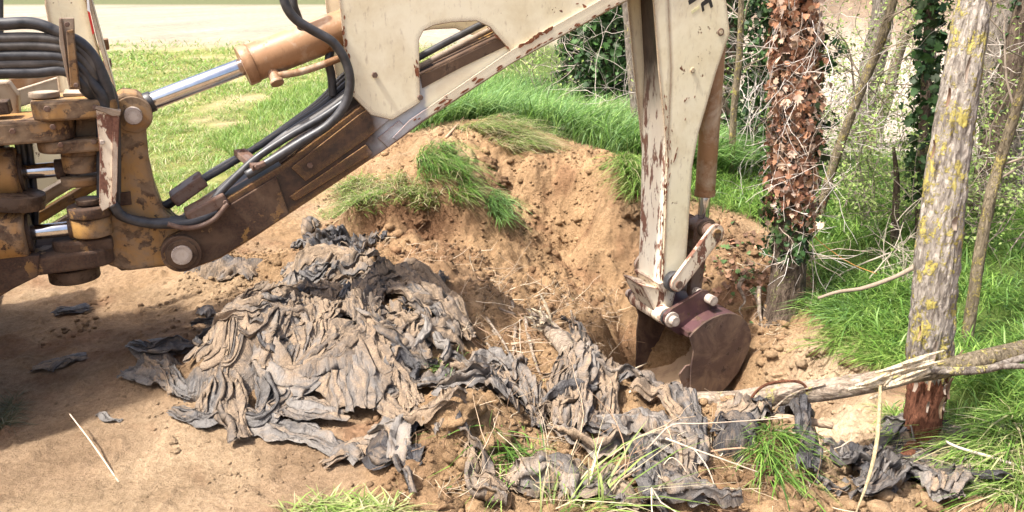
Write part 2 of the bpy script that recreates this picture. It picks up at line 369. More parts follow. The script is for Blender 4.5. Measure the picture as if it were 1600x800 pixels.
for u, v, Y, d in [(420, 490, 3.3, .6), (360, 522, 3.15, .6), (480, 505, 3.25, .6), (350, 600, 2.95, .5), (470, 610, 2.95, .5), (560, 560, 3.1, .5), (560, 650, 2.85, .4), (300, 560, 3.15, .4), (260, 540, 3.36, .3),
                   (640, 478, 3.65, .8), (600, 492, 3.6, .8), (700, 520, 3.55, .8), (650, 600, 3.1, .6), (520, 455, 3.9, .9), (530, 402, 4.5, .9), (460, 400, 4.5, .8), (640, 400, 4.55, .9), (740, 430, 4.3, 1),
                   (560, 322, 5.42, .7), (620, 329, 5.36, .9), (695, 324, 5.42, 1), (570, 368, 5.36, 1), (640, 390, 5.28, 1), (690, 384, 5.32, 1), (850, 310, 6.2, 1), (835, 355, 5.85, 1), (895, 388, 5.95, 1), (950, 335, 5.72, 1), (955, 300, 5.9, 1), (740, 265, 5.95, .9), (775, 318, 5.7, 1), (800, 300, 6.3, 1), (805, 335, 6.05, 1), (870, 400, 5.75, 1), (600, 402, 4.78, 1), (700, 402, 4.8, 1), (330, 415, 4.45, .6), (450, 345, 5.4, .6), (560, 335, 5.6, .9), (640, 375, 5.05, 1), (700, 385, 4.95, 1),
                   (560, 290, 5.9, .7), (640, 235, 6.1, .7), (690, 222, 6.2, .7), (790, 190, 7.2, .8), (870, 235, 7.0, .8), (730, 205, 7.0, .8), (620, 215, 6.9, .6), (690, 190, 7.5, .3), (900, 215, 7.7, .15),
                   (830, 262, 6.3, 1), (900, 262, 6.3, 1), (965, 262, 6.1, 1), (900, 430, 5.35, 1), (960, 420, 5.4, 1), (820, 430, 5.1, 1),
                   (800, 480, 4.5, 1), (860, 500, 4.55, 1), (940, 500, 4.7, 1), (940, 560, 4.5, 1), (930, 585, 4.0, 1), (770, 520, 3.9, 1), (800, 570, 3.6, 1),
                   (722, 618, 2.66, 1), (690, 672, 2.46, 1), (655, 730, 2.36, 1), (745, 650, 2.58, 1), (575, 715, 2.56, .3), (760, 680, 2.56, 1), (790, 640, 2.88, .8), (640, 665, 2.68, .8), (760, 605, 3.12, .7), (910, 590, 3.15, .6), (900, 640, 2.95, .6), (960, 600, 3.15, .7), (880, 705, 2.55, 1), (740, 760, 2.33, 1), (900, 780, 2.24, 1), (820, 720, 2.48, 1), (560, 790, 2.28, .3),
                   (1040, 622, 3.05, .8), (1140, 645, 2.92, .9), (1230, 652, 2.85, .8), (1040, 700, 2.62, .8), (1170, 720, 2.6, .8), (1050, 780, 2.3, .8), (1200, 790, 2.3, .8),
                   (1290, 700, 2.92, 1), (1350, 620, 3.45, 1), (1300, 555, 4.0, 1), (1200, 560, 4.3, 1), (1400, 640, 3.3, .6), (1340, 770, 2.5, .9), (1420, 790, 2.42, .8), (1560, 790, 2.4, .5),
                   (1440, 690, 3.0, .6), (1420, 735, 2.86, .6), (1470, 735, 2.85, .6), (1540, 680, 3.0, .1), (1580, 600, 3.5, 0), (1400, 450, 4.8, 0), (1330, 480, 4.7, .2), (1300, 420, 5.2, .1), (1390, 560, 3.95, .2),
                   (1230, 470, 4.85, .8), (1150, 400, 5.35, 1), (1140, 350, 5.75, .7), (1190, 330, 6.2, .1), (1130, 440, 5.1, 1), (1060, 420, 5.4, 1), (1010, 300, 6.0, .5), (1100, 300, 6.5, .1), (1060, 500, 4.9, 1),
                   (1180, 500, 4.75, 1)]:
    cp(u, v, Y, d)
CPA = np.array(CP)
def _phi(r2): return np.sqrt(r2 + .005)
_d2 = (CPA[:, None, 0] - CPA[None, :, 0]) ** 2 + (CPA[:, None, 1] - CPA[None, :, 1]) ** 2
_K = _phi(_d2) - np.eye(len(CPA)) * 0.004
_n = len(CPA); _P = np.column_stack([np.ones(_n), CPA[:, 0], CPA[:, 1]])
_A = np.block([[_K, _P], [_P.T, np.zeros((3, 3))]])
_wz = np.linalg.solve(_A, np.vstack([CPA[:, 2:4], np.zeros((3, 2))]))
def rbf(x, y):
    sh = x.shape; x = x.ravel(); y = y.ravel(); out = np.zeros((len(x), 2))
    for i in range(0, len(x), 40000):
        xs, ys = x[i:i + 40000], y[i:i + 40000]
        k = _phi((xs[:, None] - CPA[None, :, 0]) ** 2 + (ys[:, None] - CPA[None, :, 1]) ** 2)
        out[i:i + 40000] = k @ _wz[:-3] + np.column_stack([np.ones(len(xs)), xs, ys]) @ _wz[-3:]
    return out[:, 0].reshape(sh), out[:, 1].reshape(sh)
def graded(a, b, step, lo, hi, g=1.09):
    mid = list(np.arange(a, b + 1e-6, step)); s = step; v = b; up = []
    while v < hi: s *= g; v += s; up.append(v)
    s = step; v = a; dn = []
    while v > lo: s *= g; v -= s; dn.append(v)
    return np.array(dn[::-1] + mid + up)
GX = graded(-2.6, 2.75, .0125, -420, 420)
GY = graded(2.05, 6.9, .0125, -30, 520)
XX, YY = np.meshgrid(GX, GY, indexing='xy')
near = (XX > -9) & (XX < 9) & (YY > -2) & (YY < 17)
ZR = np.zeros_like(XX); DG = np.zeros_like(XX)
zz, dd = rbf(XX[near], YY[near]); ZR[near] = zz; DG[near] = dd
def base_far(x, y):
    right = sstep(1.5, 4.0, x) * sstep(4, 8, y) + sstep(3, 5, x) * (1 - sstep(4, 8, y))
    z = -.3 * np.clip(right, 0, 1)
    bank = sstep(17, 27, y + .25 * x) * sstep(1.2, 4.5, x - .05 * (y - 17))      # scrub bank across the wash
    return z + bank * (3.4 + .9 * noise2(x * .2, y * .2, 5))
wn = sstep(-8.5, -6.5, XX) * (1 - sstep(6.5, 8.5, XX)) * sstep(-1.5, .5, YY) * (1 - sstep(12.5, 16.5, YY))
ZB = ZR * wn + base_far(XX, YY) * (1 - wn)
DG = np.clip(DG, 0, 1) * wn
# relief
fine = sstep(-6, -4, XX) * (1 - sstep(4, 6, XX)) * (1 - sstep(9, 12, YY))
rough = .12 + .88 * sstep(.35, .9, DG)
rel = fbm2(XX * 1.7, YY * 1.7, 3, 11) * .05 * rough
rel += (fbm2(XX * 5, YY * 5, 4, 21)) * .085 * rough
rel += (billow2(XX * 9 + fbm2(XX * 4, YY * 4, 2, 3) * .8, YY * 9, 3, 31) - .3) * .10 * rough
rel += (billow2(XX * 26, YY * 26, 2, 41) - .3) * .042 * rough * sstep(-.15, .35, fbm2(XX * 2.2, YY * 2.2, 3, 77) + .1)
rel += (np.maximum(fbm2(XX * 13, YY * 13, 3, 51), .12) - .12) * .05 * (1 - rough * .4)
rel += fbm2(XX * 34, YY * 34, 2, 91) * .004
# tooth marks of the bucket down the cut faces
slope_m = sstep(.6, .95, DG) * sstep(4.9, 5.3, YY) * (1 - sstep(6.3, 6.6, YY)) * sstep(-.3, .1, XX) * (1 - sstep(1.2, 1.5, XX))
rel += slope_m * .028 * (np.abs(noise2(XX * 11 + .8 * noise2(XX * 2, YY * 2, 6), YY * 1.3, 66)) - .3)
# scraped, raked grooves on the trodden foreground soil
rel += (1 - sstep(.2, .5, DG)) * .006 * np.sin((YY * 46 + XX * 7) + 5 * fbm2(XX * 1.5, YY * 3, 2, 8)) * sstep(-1.1, -.6, XX) * (1 - sstep(.1, .5, XX)) * (1 - sstep(2.6, 3, YY))
rel += .02 * fbm2(XX * .7, YY * .7, 3, 61) * (1 - fine) + .0
GZ = ZB + rel * fine
def H(x, y):
    x = np.asarray(x, float); y = np.asarray(y, float)
    i = np.clip(np.searchsorted(GX, x) - 1, 0, len(GX) - 2); j = np.clip(np.searchsorted(GY, y) - 1, 0, len(GY) - 2)
    fx = (x - GX[i]) / (GX[i + 1] - GX[i]); fy = (y - GY[j]) / (GY[j + 1] - GY[j])
    return (GZ[j, i] * (1 - fx) + GZ[j, i + 1] * fx) * (1 - fy) + (GZ[j + 1, i] * (1 - fx) + GZ[j + 1, i + 1] * fx) * fy
def grid_at(A, x, y):
    i = np.clip(np.searchsorted(GX, x) - 1, 0, len(GX) - 2); j = np.clip(np.searchsorted(GY, y) - 1, 0, len(GY) - 2)
    return A[j, i]
def cast(u, v, far=60.0):
    d = ray(u, v); t = 1.6; st = .02
    while t < far:
        p = CAMP + d * t
        if p[2] < H(p[0], p[1]): return CAMP + d * (t - st * .5)
        st = .02 if t < 8 else .1; t += st
    return CAMP + d * far
# colours that the ground itself has
def lerp(a, b, f): return a * (1 - f[..., None]) + b * f[..., None]
tan = np.array([.37, .255, .148]); pale = np.array([.46, .355, .235]); fore = np.array([.335, .245, .163]); top = np.array([.17, .095, .055])
turf = np.array([.16, .18, .055]); fieldc = np.array([.36, .325, .265]); meadow = np.array([.09, .14, .035]); wash = np.array([.56, .51, .44]); scrub = np.array([.20, .145, .10])
n_a = fbm2(XX * 1.1, YY * 1.1, 4, 101); n_b = fbm2(XX * 3.5, YY * 3.5, 4, 131); n_c = fbm2(XX * .25, YY * .25, 3, 151)
col = np.broadcast_to(tan, XX.shape + (3,)).copy()
col = lerp(col, fore, (1 - sstep(.25, .6, DG)) * .9)
col = lerp(col, pale, sstep(.0, .5, n_a + .35 * n_b) * .6)
col = lerp(col, top * 1.4, sstep(.12, .45, n_b - .5 * n_a) * .62)
col = lerp(col, np.array([.26, .165, .10]), sstep(.05, .4, fbm2(XX * .8 + 9, YY * .8, 4, 191)) * .55 * sstep(.3, .7, DG))
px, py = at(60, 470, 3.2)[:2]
darkened = np.exp(-(((XX + 1.75) / .55) ** 2 + ((YY - 3.55) / .45) ** 2))
col = lerp(col, np.array([.20, .125, .08]), np.clip(darkened * (1 + n_b), 0, 1) * .75)          # darker soil patch below the pivot
# dark topsoil lip of the dug mounds and pit rim
def spotm(u, v, Y, rx, ry):
    p = at(u, v, Y); return np.exp(-(((XX - p[0]) / rx) ** 2 + ((YY - p[1]) / ry) ** 2))
dark = 1.0 * spotm(620, 330, 5.38, .45, .06) + .9 * spotm(780, 300, 6.1, .12, .3) + spotm(770, 265, 6.15, .16, .2) + spotm(660, 340, 5.45, .4, .12) + spotm(985, 320, 5.9, .2, .3) + spotm(1200, 430, 5.0, .35, .25) + .7 * spotm(1190, 760, 2.45, .2, .12)
col = lerp(col, top, np.clip(dark * (.8 + .8 * n_b), 0, 1) * .85)
pal = spotm(1300, 560, 4.0, .3, .3) + spotm(1320, 650, 3.2, .35, .4)
col = lerp(col, np.array([.62, .50, .36]), np.clip(pal, 0, 1) * .8)
isl = (1 - sstep(-.6, .2, XX - .02 * YY))
turfm = np.clip((1 - sstep(.12, .4, DG + .18 * n_b)) * sstep(4.9, 5.7, YY + .4 * n_b) * (1 - sstep(-.9, -.4, XX - .1 * (YY - 5.5))) , 0, 1)
bare_patch = sstep(.0, .38, fbm2(XX * .9, YY * .55, 4, 171))
col = lerp(col, lerp(np.broadcast_to(turf * 1.5, col.shape), np.array([.50, .42, .27]), bare_patch * .75), turfm)
mead = np.clip((1 - sstep(.15, .35, DG)) * sstep(7.0, 7.5, YY) * sstep(-1.2, -.4, XX), 0, 1)
col = lerp(col, meadow, mead)
rg = np.clip((1 - sstep(.2, .45, DG + .1 * n_b)) * sstep(1.1, 1.5, XX) * sstep(2.7, 3.1, YY), 0, 1)
col = lerp(col, meadow * 1.3, rg)
ff = sstep(20, 25, YY + 2.5 * n_c) * (1 - sstep(2, 5, XX - .1 * YY))
col = lerp(col, fieldc * (1 + .45 * fbm2(XX * .5, YY * 1.6, 5, 181)[..., None]), ff)
fg = sstep(58, 64, YY) * (1 - sstep(-6, 0, XX - YY * .2))
col = lerp(col, np.array([.13, .15, .075]), fg)
ws = sstep(7.6, 9.2, YY + 1.5 * n_c + .3 * n_a) * sstep(2.4, 3.6, XX - .12 * (YY - 8) + .4 * n_a)
col = lerp(col, wash * (1 + .15 * n_b[..., None]), ws)
bk = sstep(18, 22, YY + .25 * XX + n_a) * sstep(1.5, 4.5, XX - .05 * (YY - 17))
col = lerp(col, scrub * (1 + .35 * n_a[..., None]), bk)
col = np.clip(col, .01, .9)
nx, ny = len(GX), len(GY)
V = np.column_stack([XX.ravel(), YY.ravel(), GZ.ravel()])
ii = (np.arange(ny - 1)[:, None] * nx + np.arange(nx - 1)[None, :]).ravel()
F = np.column_stack([ii, ii + 1, ii + nx + 1, ii + nx])
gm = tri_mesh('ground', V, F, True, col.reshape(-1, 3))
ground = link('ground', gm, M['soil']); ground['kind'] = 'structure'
print('ground', len(V))
# ------------------------------------------------------------------ backhoe (local x = along the boom, y = away from the viewer, z = up)
TH = R(25)
A0 = at(283, 393, 3.4); A0 = np.array([A0[0], A0[1], 0.0])
ADIR = np.array([math.cos(TH), math.sin(TH), 0]); AFAR = np.array([-math.sin(TH), math.cos(TH), 0])
def L(u, v, off=0.0):
    """point of the arm's own vertical plane (shifted off metres towards the viewer), in arm coordinates"""
    d = ray(u, v); t = (-off - np.dot(CAMP - A0, AFAR)) / np.dot(d, AFAR); P = CAMP + d * t - A0
    return np.array([np.dot(P, ADIR), -off, P[2]])
BX1 = L(575, 195, .13)[0]; BX2 = L(668, 165, .13)[0]
M['boom'] = mat_boom()
BH = thing('backhoe', tuple(A0), 'old cream and ochre backhoe arm with a maroon bucket, reaching over the pit', 'backhoe', rz=TH)
def prism(name, pts, off, thick, mat, parent, bevel=.004, local=None):
    P = [L(u, v, off) for u, v in pts] if local is None else [np.array([a, -off, b]) for a, b in local]
    n = len(P); V = [tuple(p) for p in P] + [(p[0], p[1] + thick, p[2]) for p in P]
    F = [tuple(range(n)), tuple(range(2 * n - 1, n - 1, -1))] + [(i, (i + 1) % n, n + (i + 1) % n, n + i) for i in range(n)]
    return poly_obj(name, V, F, mat, parent, bevel)
def lcyl(name, p0, p1, r, mat, parent, seg=28, r1=None, bevel=.003):
    p0 = np.asarray(p0, float); p1 = np.asarray(p1, float); r1 = r if r1 is None else r1
    d = (p1 - p0) / np.linalg.norm(p1 - p0); a = np.cross(d, [0, 0, 1.] if abs(d[2]) < .9 else [1., 0, 0]); a /= np.linalg.norm(a); b = np.cross(d, a)
    th = np.linspace(0, 2 * math.pi, seg, endpoint=False)
    c0 = [p0 + r * (math.cos(t) * a + math.sin(t) * b) for t in th]; c1 = [p1 + r1 * (math.cos(t) * a + math.sin(t) * b) for t in th]
    F = [tuple(range(seg - 1, -1, -1)), tuple(range(seg, 2 * seg))] + [(i, (i + 1) % seg, seg + (i + 1) % seg, seg + i) for i in range(seg)]
    o = poly_obj(name, c0 + c1, F, mat, parent, bevel)
    for p in o.data.polygons: p.use_smooth = len(p.vertices) == 4
    return o
def vcyl(name, u, v, off, r, h, mat, parent, bevel=.006):
    """upright round boss; u, v = middle of its upper front edge"""
    p = L(u, v, off); c = np.array([p[0], p[1] + r, p[2]])
    return lcyl(name, c - [0, 0, h], c, r, mat, parent, 32, bevel=bevel)
def hplate(name, u0, u1, v, off, depth, h, mat, parent, rl=True, rr=True, bevel=.006):
    """flat plate lying level with rounded ends; u0..u1 and v = its upper front edge"""
    a = L(u0, v, off); x0 = a[0]; z = L((max(u0, 0) + u1) / 2, v, off)[2]; x1 = L(u1, v, off)[0]; y0 = -off; y1 = -off + depth; r = min(depth / 2, .085); P = []
    for cx, cy, t0_, rd in ((x0, y0, math.pi, rl), (x1, y0, 1.5 * math.pi, rr), (x1, y1, 0, rr), (x0, y1, .5 * math.pi, rl)):
        if not rd: P.append((cx, cy)); continue
        ox = cx + (r if cx == x0 else -r); oy = cy + (r if cy == y0 else -r)
        for k in range(6):
            t = t0_ + math.pi / 2 * k / 5; P.append((ox + r * math.cos(t), oy + r * math.sin(t)))
    n = len(P); V = [(x, y, z) for x, y in P] + [(x, y, z - h) for x, y in P]
    F = [tuple(range(n)), tuple(range(2 * n - 1, n - 1, -1))] + [(i, (i + 1) % n, n + (i + 1) % n, n + i) for i in range(n)]
    return poly_obj(name, V, F, mat, parent, bevel)
def lbox(name, u0, v0, u1, v1, off, depth, mat, parent, bevel=.004):
    a = L(u0, v0, off); b = L(u1, v1, off)
    return prism(name, None, off, depth, mat, parent, bevel, local=[(a[0], a[2]), (b[0], a[2]), (b[0], b[2]), (a[0], b[2])])
def lbar(name, p0, p1, wy, wz, mat, parent, bevel=.004):
    """rectangular bar between two arm points"""
    p0 = np.asarray(p0, float); p1 = np.asarray(p1, float); d = (p1 - p0) / np.linalg.norm(p1 - p0)
    s = np.cross(d, [0, 0, 1.]); s /= np.linalg.norm(s); q = np.cross(s, d)
    V = [p + s * a * wy / 2 + q * b * wz / 2 for p in (p0, p1) for a, b in ((-1, -1), (1, -1), (1, 1), (-1, 1))]
    F = [(0, 1, 2, 3), (7, 6, 5, 4), (0, 4, 5, 1), (1, 5, 6, 2), (2, 6, 7, 3), (3, 7, 4, 0)]
    return poly_obj(name, V, F, mat, parent, bevel)
def hose(pts, r, mat, parent=None, name='hose', n=60):
    P = np.array([L(*p) for p in pts]); V, F = tube(P, r, 12, n)
    return link(name, tri_mesh(name, V, F), mat, parent or BH)
def bolt(u, v, off, r, parent, mat='rust_steel', h=.012):
    p = L(u, v, off); th = np.linspace(0, 2 * math.pi, 6, endpoint=False)
    return lcyl('bolt', p, p + [0, -h, 0], r, M[mat], parent, 6, bevel=.002)

# --- boom
hb = .13
boom = prism('boom', [(264, 370), (255, 382), (253, 396), (259, 411), (272, 421), (288, 424), (305, 419), (345, 404), (400, 370), (520, 290), (620, 222), (660, 192), (800, 100), (975, 5), (1085, -60), (1060, -130), (980, -95),
                      (790, 56), (657, 120), (560, 168), (440, 258), (350, 312), (315, 335), (290, 358)], hb, 2 * hb, M['boom'], BH, .006)
prism('side_plate', [(528, -160), (530, 0), (540, 90), (551, 150), (580, 180), (613, 188), (657, 160), (655, 62), (662, 48), (678, 40), (705, 35), (745, 33), (765, 42), (782, 62), (800, 82), (985, -8), (1080, -58), (1010, -200), (760, -215)], hb + .013, .011, M['cream'], boom, .003)
a_ = [(528, -160), (530, 0), (540, 90), (551, 150), (580, 180), (613, 188), (657, 160), (655, 62), (662, 48), (678, 40), (705, 35), (745, 33), (765, 42), (782, 62), (800, 82), (985, -8), (1080, -58), (1010, -200), (760, -215)]
a_ = [(u, v + (16 if v < 64 and 660 < u < 770 else 0)) for u, v in a_]
loc = [(L(u, v, hb + .013)[0], L(u, v, hb + .013)[2]) for u, v in a_]
prism('side_plate', None, -hb - .002, .011, M['cream'], boom, .003, local=loc)
# long flange strip welded along the lower edge, repair plates, weld rows
prism('flange_strip', [(613, 216), (640, 188), (800, 78), (970, -18), (978, 1), (800, 99), (660, 189), (620, 220)], hb + .024, .010, M['boom'], boom, .003)
prism('repair_plate', [(455, 262), (560, 180), (605, 150), (613, 184), (575, 215), (478, 283)], hb + .009, .008, M['boom'], boom, .003)
prism('repair_plate', [(452, 308), (572, 226), (583, 240), (462, 314)], hb + .012, .011, M['boom'], boom, .003)
prism('repair_plate', [(590, 216), (624, 188), (640, 204), (606, 231)], hb + .010, .009, M['boom'], boom, .003)
prism('pivot_cheek', [(266, 372), (256, 384), (254, 396), (260, 411), (273, 420), (288, 422), (305, 417), (345, 402), (400, 368), (452, 334), (432, 276), (360, 320), (315, 340), (290, 360)], hb + .014, .013, M['brown_grime'], boom, .004)
pc = L(283, 393, hb); pc2 = pc * np.array([1, -1, 1])
lcyl('pivot_boss', pc + [0, -.040, 0], pc2 + [0, .040, 0], .082, M['brown_grime'], boom, 36)
lcyl('boss_ring', pc + [0, -.048, 0], pc + [0, -.02, 0], .066, M['dark_grime'], boom, 36)
lcyl('pivot_pin', pc + [0, -.062, 0], pc2 + [0, .062, 0], .043, M['pin_steel'], boom, 28)
for u, v in [(656, 152), (585, 117), (484, 258)]: bolt(u, v, hb + .014, .014, boom)
# lettering-free chips on the plate are in the paint; inner pipes run in the boom channel
for k, (du, dv, r) in enumerate([(0, 0, .014), (-6, -12, .017)]):
    P = np.array([L(600 + du, 135 + dv, .03 - .05 * k), L(700 + du, 80 + dv, .03 - .05 * k), L(800 + du, 28 + dv, .03 - .05 * k), L(960 + du, -60 + dv, .03 - .05 * k)])
    Vv, Ff = tube(P, r, 10, 20); link('oil_pipe', tri_mesh('oil_pipe', Vv, Ff), M['grey_dusty'] if k == 0 else M['rubber'], boom)

tl = [(L(u, v, hb)[0], L(u, v, hb)[2]) for u, v in [(1060, -130), (980, -95), (790, 56), (657, 120), (560, 168), (440, 258)]]
prism('channel_floor', None, hb - .012, 2 * hb - .024, M['brown_grime'], boom, .001, local=[(a, b + .004) for a, b in tl] + [(a, b - .002) for a, b in tl[::-1]])
prism('stained_edge', [(657, 119), (790, 55), (795, 70), (720, 106), (660, 138)], hb + .006, .005, M['dark_grime'], boom, .001)
# --- lift cylinder
ax0, ax1 = L(212, 168, 0), L(620, 12, 0)
adir = (ax1 - ax0) / np.linalg.norm(ax1 - ax0)
j = L(384, 105, 0); tj = np.dot(j - ax0, adir); jn = ax0 + adir * tj
lift = lcyl('lift_cylinder', jn + adir * .03, ax1, .082, M['cyl_brown'], BH, 40)
lcyl('gland_nut', jn - adir * .012, jn + adir * .036, .088, M['cyl_brown'], lift, 40)
lcyl('rod', ax0 + adir * .05, jn, .0375, M['chrome'], lift, 36)
lcyl('wiper_seal', ax0 + adir * .045, ax0 + adir * .075, .044, M['rubber'], lift, 28)
pp = [L(432, 118, .07), L(470, 112, .075), L(520, 95, .075), L(556, 80, .07)]
Vv, Ff = tube(pp, .0165, 10, 16); link('feed_pipe', tri_mesh('feed_pipe', Vv, Ff), M['cyl_brown'], lift)
lcyl('port_fitting', L(424, 108, .04), L(433, 128, .085), .026, M['cyl_brown'], lift, 20)
lcyl('port_cap', L(432, 126, .083), L(434, 131, .093), .030, M['cyl_brown'], lift, 20)

# --- swing post (king post)
kp = prism('swing_post', [(182, 150), (192, 146), (214, 148), (228, 158), (232, 176), (229, 205), (233, 250), (243, 295), (256, 330), (278, 352), (300, 362), (312, 385), (308, 405), (285, 414), (235, 420), (200, 424), (168, 415), (156, 392), (160, 330), (165, 250), (170, 180)], .105, .21, M['yellow'], BH, .012)
for p in kp.data.polygons: pass
pk = L(208, 179, .105)
lcyl('eye_boss', pk + [0, -.012, 0], pk + [0, .222, 0], .074, M['yellow'], kp, 36)
lcyl('rod_pin', pk + [0, -.055, 0], pk + [0, .265, 0], .0345, M['pin_steel'], kp, 24)
prism('lug', [(186, 302), (204, 300), (206, 320), (188, 322)], .120, .016, M['brown_grime'], kp, .003)
hplate('upper_ear', 42, 182, 158, .19, .30, .075, M['yellow'], kp, True, False, .010)
hplate('upper_ear', 52, 162, 220, .16, .28, .052, M['yellow'], kp, True, False, .010)
prism('ear_web', [(118, 178), (165, 178), (165, 216), (118, 216)], .06, .14, M['yellow'], kp, .006)
hplate('lower_ear', 76, 176, 378, .16, .30, .055, M['brown_grime'], kp, True, False, .012)
prism('gusset', [(150, 392), (185, 392), (215, 420), (190, 424), (168, 408)], .09, .18, M['dark_grime'], kp, .006)
lcyl('pin_cap', L(70, 152, .06) + [0, 0, -.0], L(70, 152, .06) + [0, 0, .022], .055, M['grey_dusty'], kp, 30)
for u, v in [(74, 170), (150, 168)]: bolt(u, v, .195, .013, kp)
for u, v in [(147, 221), (95, 226)]: bolt(u, v, .165, .011, kp)
# swing rams and the bosses they push
def ram(u_eye, v_rod, off, ub, r_rod, r_b, zc):
    e = L(u_eye, v_rod, off); x1 = L(ub, v_rod, off)[0]
    b = lcyl('swing_ram', (x1 - .42, -off, e[2]), (x1, -off, e[2]), r_b, M['yellow'], BH, 36, bevel=.012)
    lcyl('ram_collar', (x1 - .03, -off, e[2]), (x1 + .012, -off, e[2]), r_b * .72, M['dark_grime'], b, 30)
    lcyl('rod', (x1, -off, e[2]), (e[0], -off, e[2]), r_rod, M['chrome'], b, 28)
    lcyl('rod_eye', (e[0] - .05, -off, e[2]), (e[0] - .015, -off, e[2]), r_rod * 1.35, M['dark_grime'], b, 24)
    return b
ram(108, 263, .02, 30, .031, .105, 0)
ram(128, 355, .10, 42, .031, .110, 0)
for u, v, off, r, h, m in [(127, 230, .13, .085, .040, 'yellow'), (125, 244, .12, .075, .075, 'yellow'), (127, 280, .13, .082, .036, 'yellow'),
                           (138, 328, .20, .085, .045, 'brown_grime'), (140, 345, .19, .078, .080, 'yellow')]:
    vcyl('knuckle', u, v, off, r, h, M[m], kp)
pkn = L(138, 322, .2)
lcyl('knuckle_cap', (pkn[0], pkn[1] + .085, pkn[2] - .01), (pkn[0], pkn[1] + .085, pkn[2] + .012), .05, M['dark_grime'], kp, 28)

# --- machine frame that carries the post
mf = hplate('machine_frame', -260, 112, 190, .17, .32, .085, M['yellow'], BH, False, True, .010)
hplate('lower_plate', -200, 178, 400, .18, .36, .075, M['brown_grime'], mf, False, True, .010)
prism('frame_flank', [(-160, 400), (62, 400), (60, 432), (20, 452), (-10, 470), (-160, 560)], .185, .05, M['brown_grime'], mf, .006)
vcyl('lower_boss', 112, 426, .12, .10, .06, M['dark_grime'], mf)
for u, v in [(20, 205), (83, 198)]: bolt(u, v, .175, .012, mf)
lcyl('barrel_band', L(20, 300, .08), L(20, 322, .08), .115, M['dark_grime'], mf, 30)
prism('rear_post', [(-140, 215), (0, 215), (12, 240), (14, 330), (12, 400), (-140, 400)], -.06, .12, M['dark_grime'], mf, .008)
for u in (26, 34, 44): 
    P = [L(u, 212, -.02), L(u + 6, 260, -.02), L(u + 12, 330, -.02), L(u + 8, 380, -.02)]
    Vv, Ff = tube(P, .012, 8, 20); link('cable', tri_mesh('cable', Vv, Ff), M['rubber'], mf)
lbar('cross_beam', L(175, 245, -.55), L(30, 330, -.55), .10, .05, M['grey_dusty'], mf)
lbar('cross_beam', L(190, 262, -.45), L(40, 352, -.45), .07, .045, M['yellow'], mf)
lbar('cross_beam', L(205, 285, -.40), L(60, 370, -.40), .06, .04, M['grey_dusty'], mf)
prism('side_panel', [(48, 215), (90, 215), (105, 250), (100, 300), (60, 330), (50, 300)], -.75, .02, M['cream'], mf)
lbar('strut', L(-40, 175, -.35), L(150, 115, -.35), .05, .07, M['grey_dusty'], mf)
lbar('strut', L(20, 140, -.45), L(150, 120, -.45), .05, .10, M['cyl_brown'], mf)
lbar('strut', L(-60, 130, -.42), L(30, 170, -.42), .08, .08, M['grey_dusty'], mf)
prism('cover', [(-60, 130), (12, 128), (28, 150), (30, 185), (-60, 190)], -.10, .10, M['grey_dusty'], mf, .008)
lbar('valve_block', L(-60, 172, .02), L(16, 166, .02), .10, .05, M['dark_grime'], mf)
lbar('roll_post', L(0, 120, -.60), L(-2, -80, -.60), .03, .03, M['frame_black'], mf)
# upright guard plate with reflector
ug = prism('upright', [(66, -60), (70, 8), (80, 60), (92, 148), (172, 148), (150, 66), (134, -2), (126, -60)], -.10, .10, M['cream'], BH, .005)
prism('edge_plate', [(133, -60), (137, 0), (151, 60), (176, 142), (181, 142), (157, 52), (143, 0), (139, -60)], -.06, .16, M['cream'], ug, .003)
prism('reflector', [(136.5, 17), (141, 20), (147.5, 52), (144.5, 54)], -.058, .002, M['red'], ug, 0)
prism('reflector', [(135.5, -8), (138.5, -4), (141, 19), (136.4, 16.5)], -.058, .002, M['white'], ug, 0)
lbox('tube_end', 152, 62, 171, 78, -.22, .10, M['cyl_brown'], ug); lbox('tube_end', 160, 94, 175, 106, -.22, .10, M['cyl_brown'], ug)
prism('foot_plate', [(98, 146), (142, 146), (142, 151), (98, 151)], .06, .14, M['grey_dusty'], ug, .002)

# --- hoses
hb1 = prism('hose_bracket', [(95, 28), (116, 28), (117, 62), (124, 132), (127, 140), (108, 140), (100, 100)], .21, .012, M['grey_dusty'], BH, .003)
prism('bracket_face', [(103, 48), (115, 46), (125, 136), (110, 138)], .236, .022, M['yellow'], hb1, .004)
prism('bracket_flank', [(92, 28), (96, 30), (110, 140), (106, 130), (93, 70)], .225, .05, M['grey_dusty'], hb1, .002)
for u, v in [(105, 38), (119, 133)]: bolt(u, v, .238, .010, hb1)
ys = [(38, 55, 'rubber'), (60, 64, 'rubber_dusty'), (72, 76, 'rubber_dusty'), (88, 90, 'rubber'), (100, 99, 'rubber_dusty'), (114, 110, 'rubber')]
ends = [(178, .16), (183, .13), (172, .12), (170, .17), (165, .15), (162, .13)]
for k, (v0, v1, m) in enumerate(ys):
    ue, oo = ends[k]
    hose([(-160, v0 + 20, .15), (-60, v0 + 4, .16), (0, v0, .17), (55, v0 - 1, .175), (100, v1, .18), (128, v1 + 14 + k * 1.0, .18), (150 - k * 3, v1 + 42 - k * 2, .175), (ue - 10, 140 + k * 3, oo + .01), (ue - 4, 180, oo), (ue - 2, 240, oo - .02), (ue - 2, 318, oo - .02)], .0225 if m == 'rubber' else .020, M[m])
hg = prism('hose_guard', [(150, 172), (184, 178), (187, 184), (181, 318), (160, 330), (155, 320), (156, 240)], .215, .006, M['cream_worn'], BH, .002)
prism('guard_flank', [(176, 180), (186, 178), (183, 300), (174, 318)], .221, .05, M['cream_worn'], hg, .002)
prism('guard_rim', [(148, 170), (150, 166), (189, 174), (188, 181), (176, 182)], .225, .07, M['grey_dusty'], hg, .002)
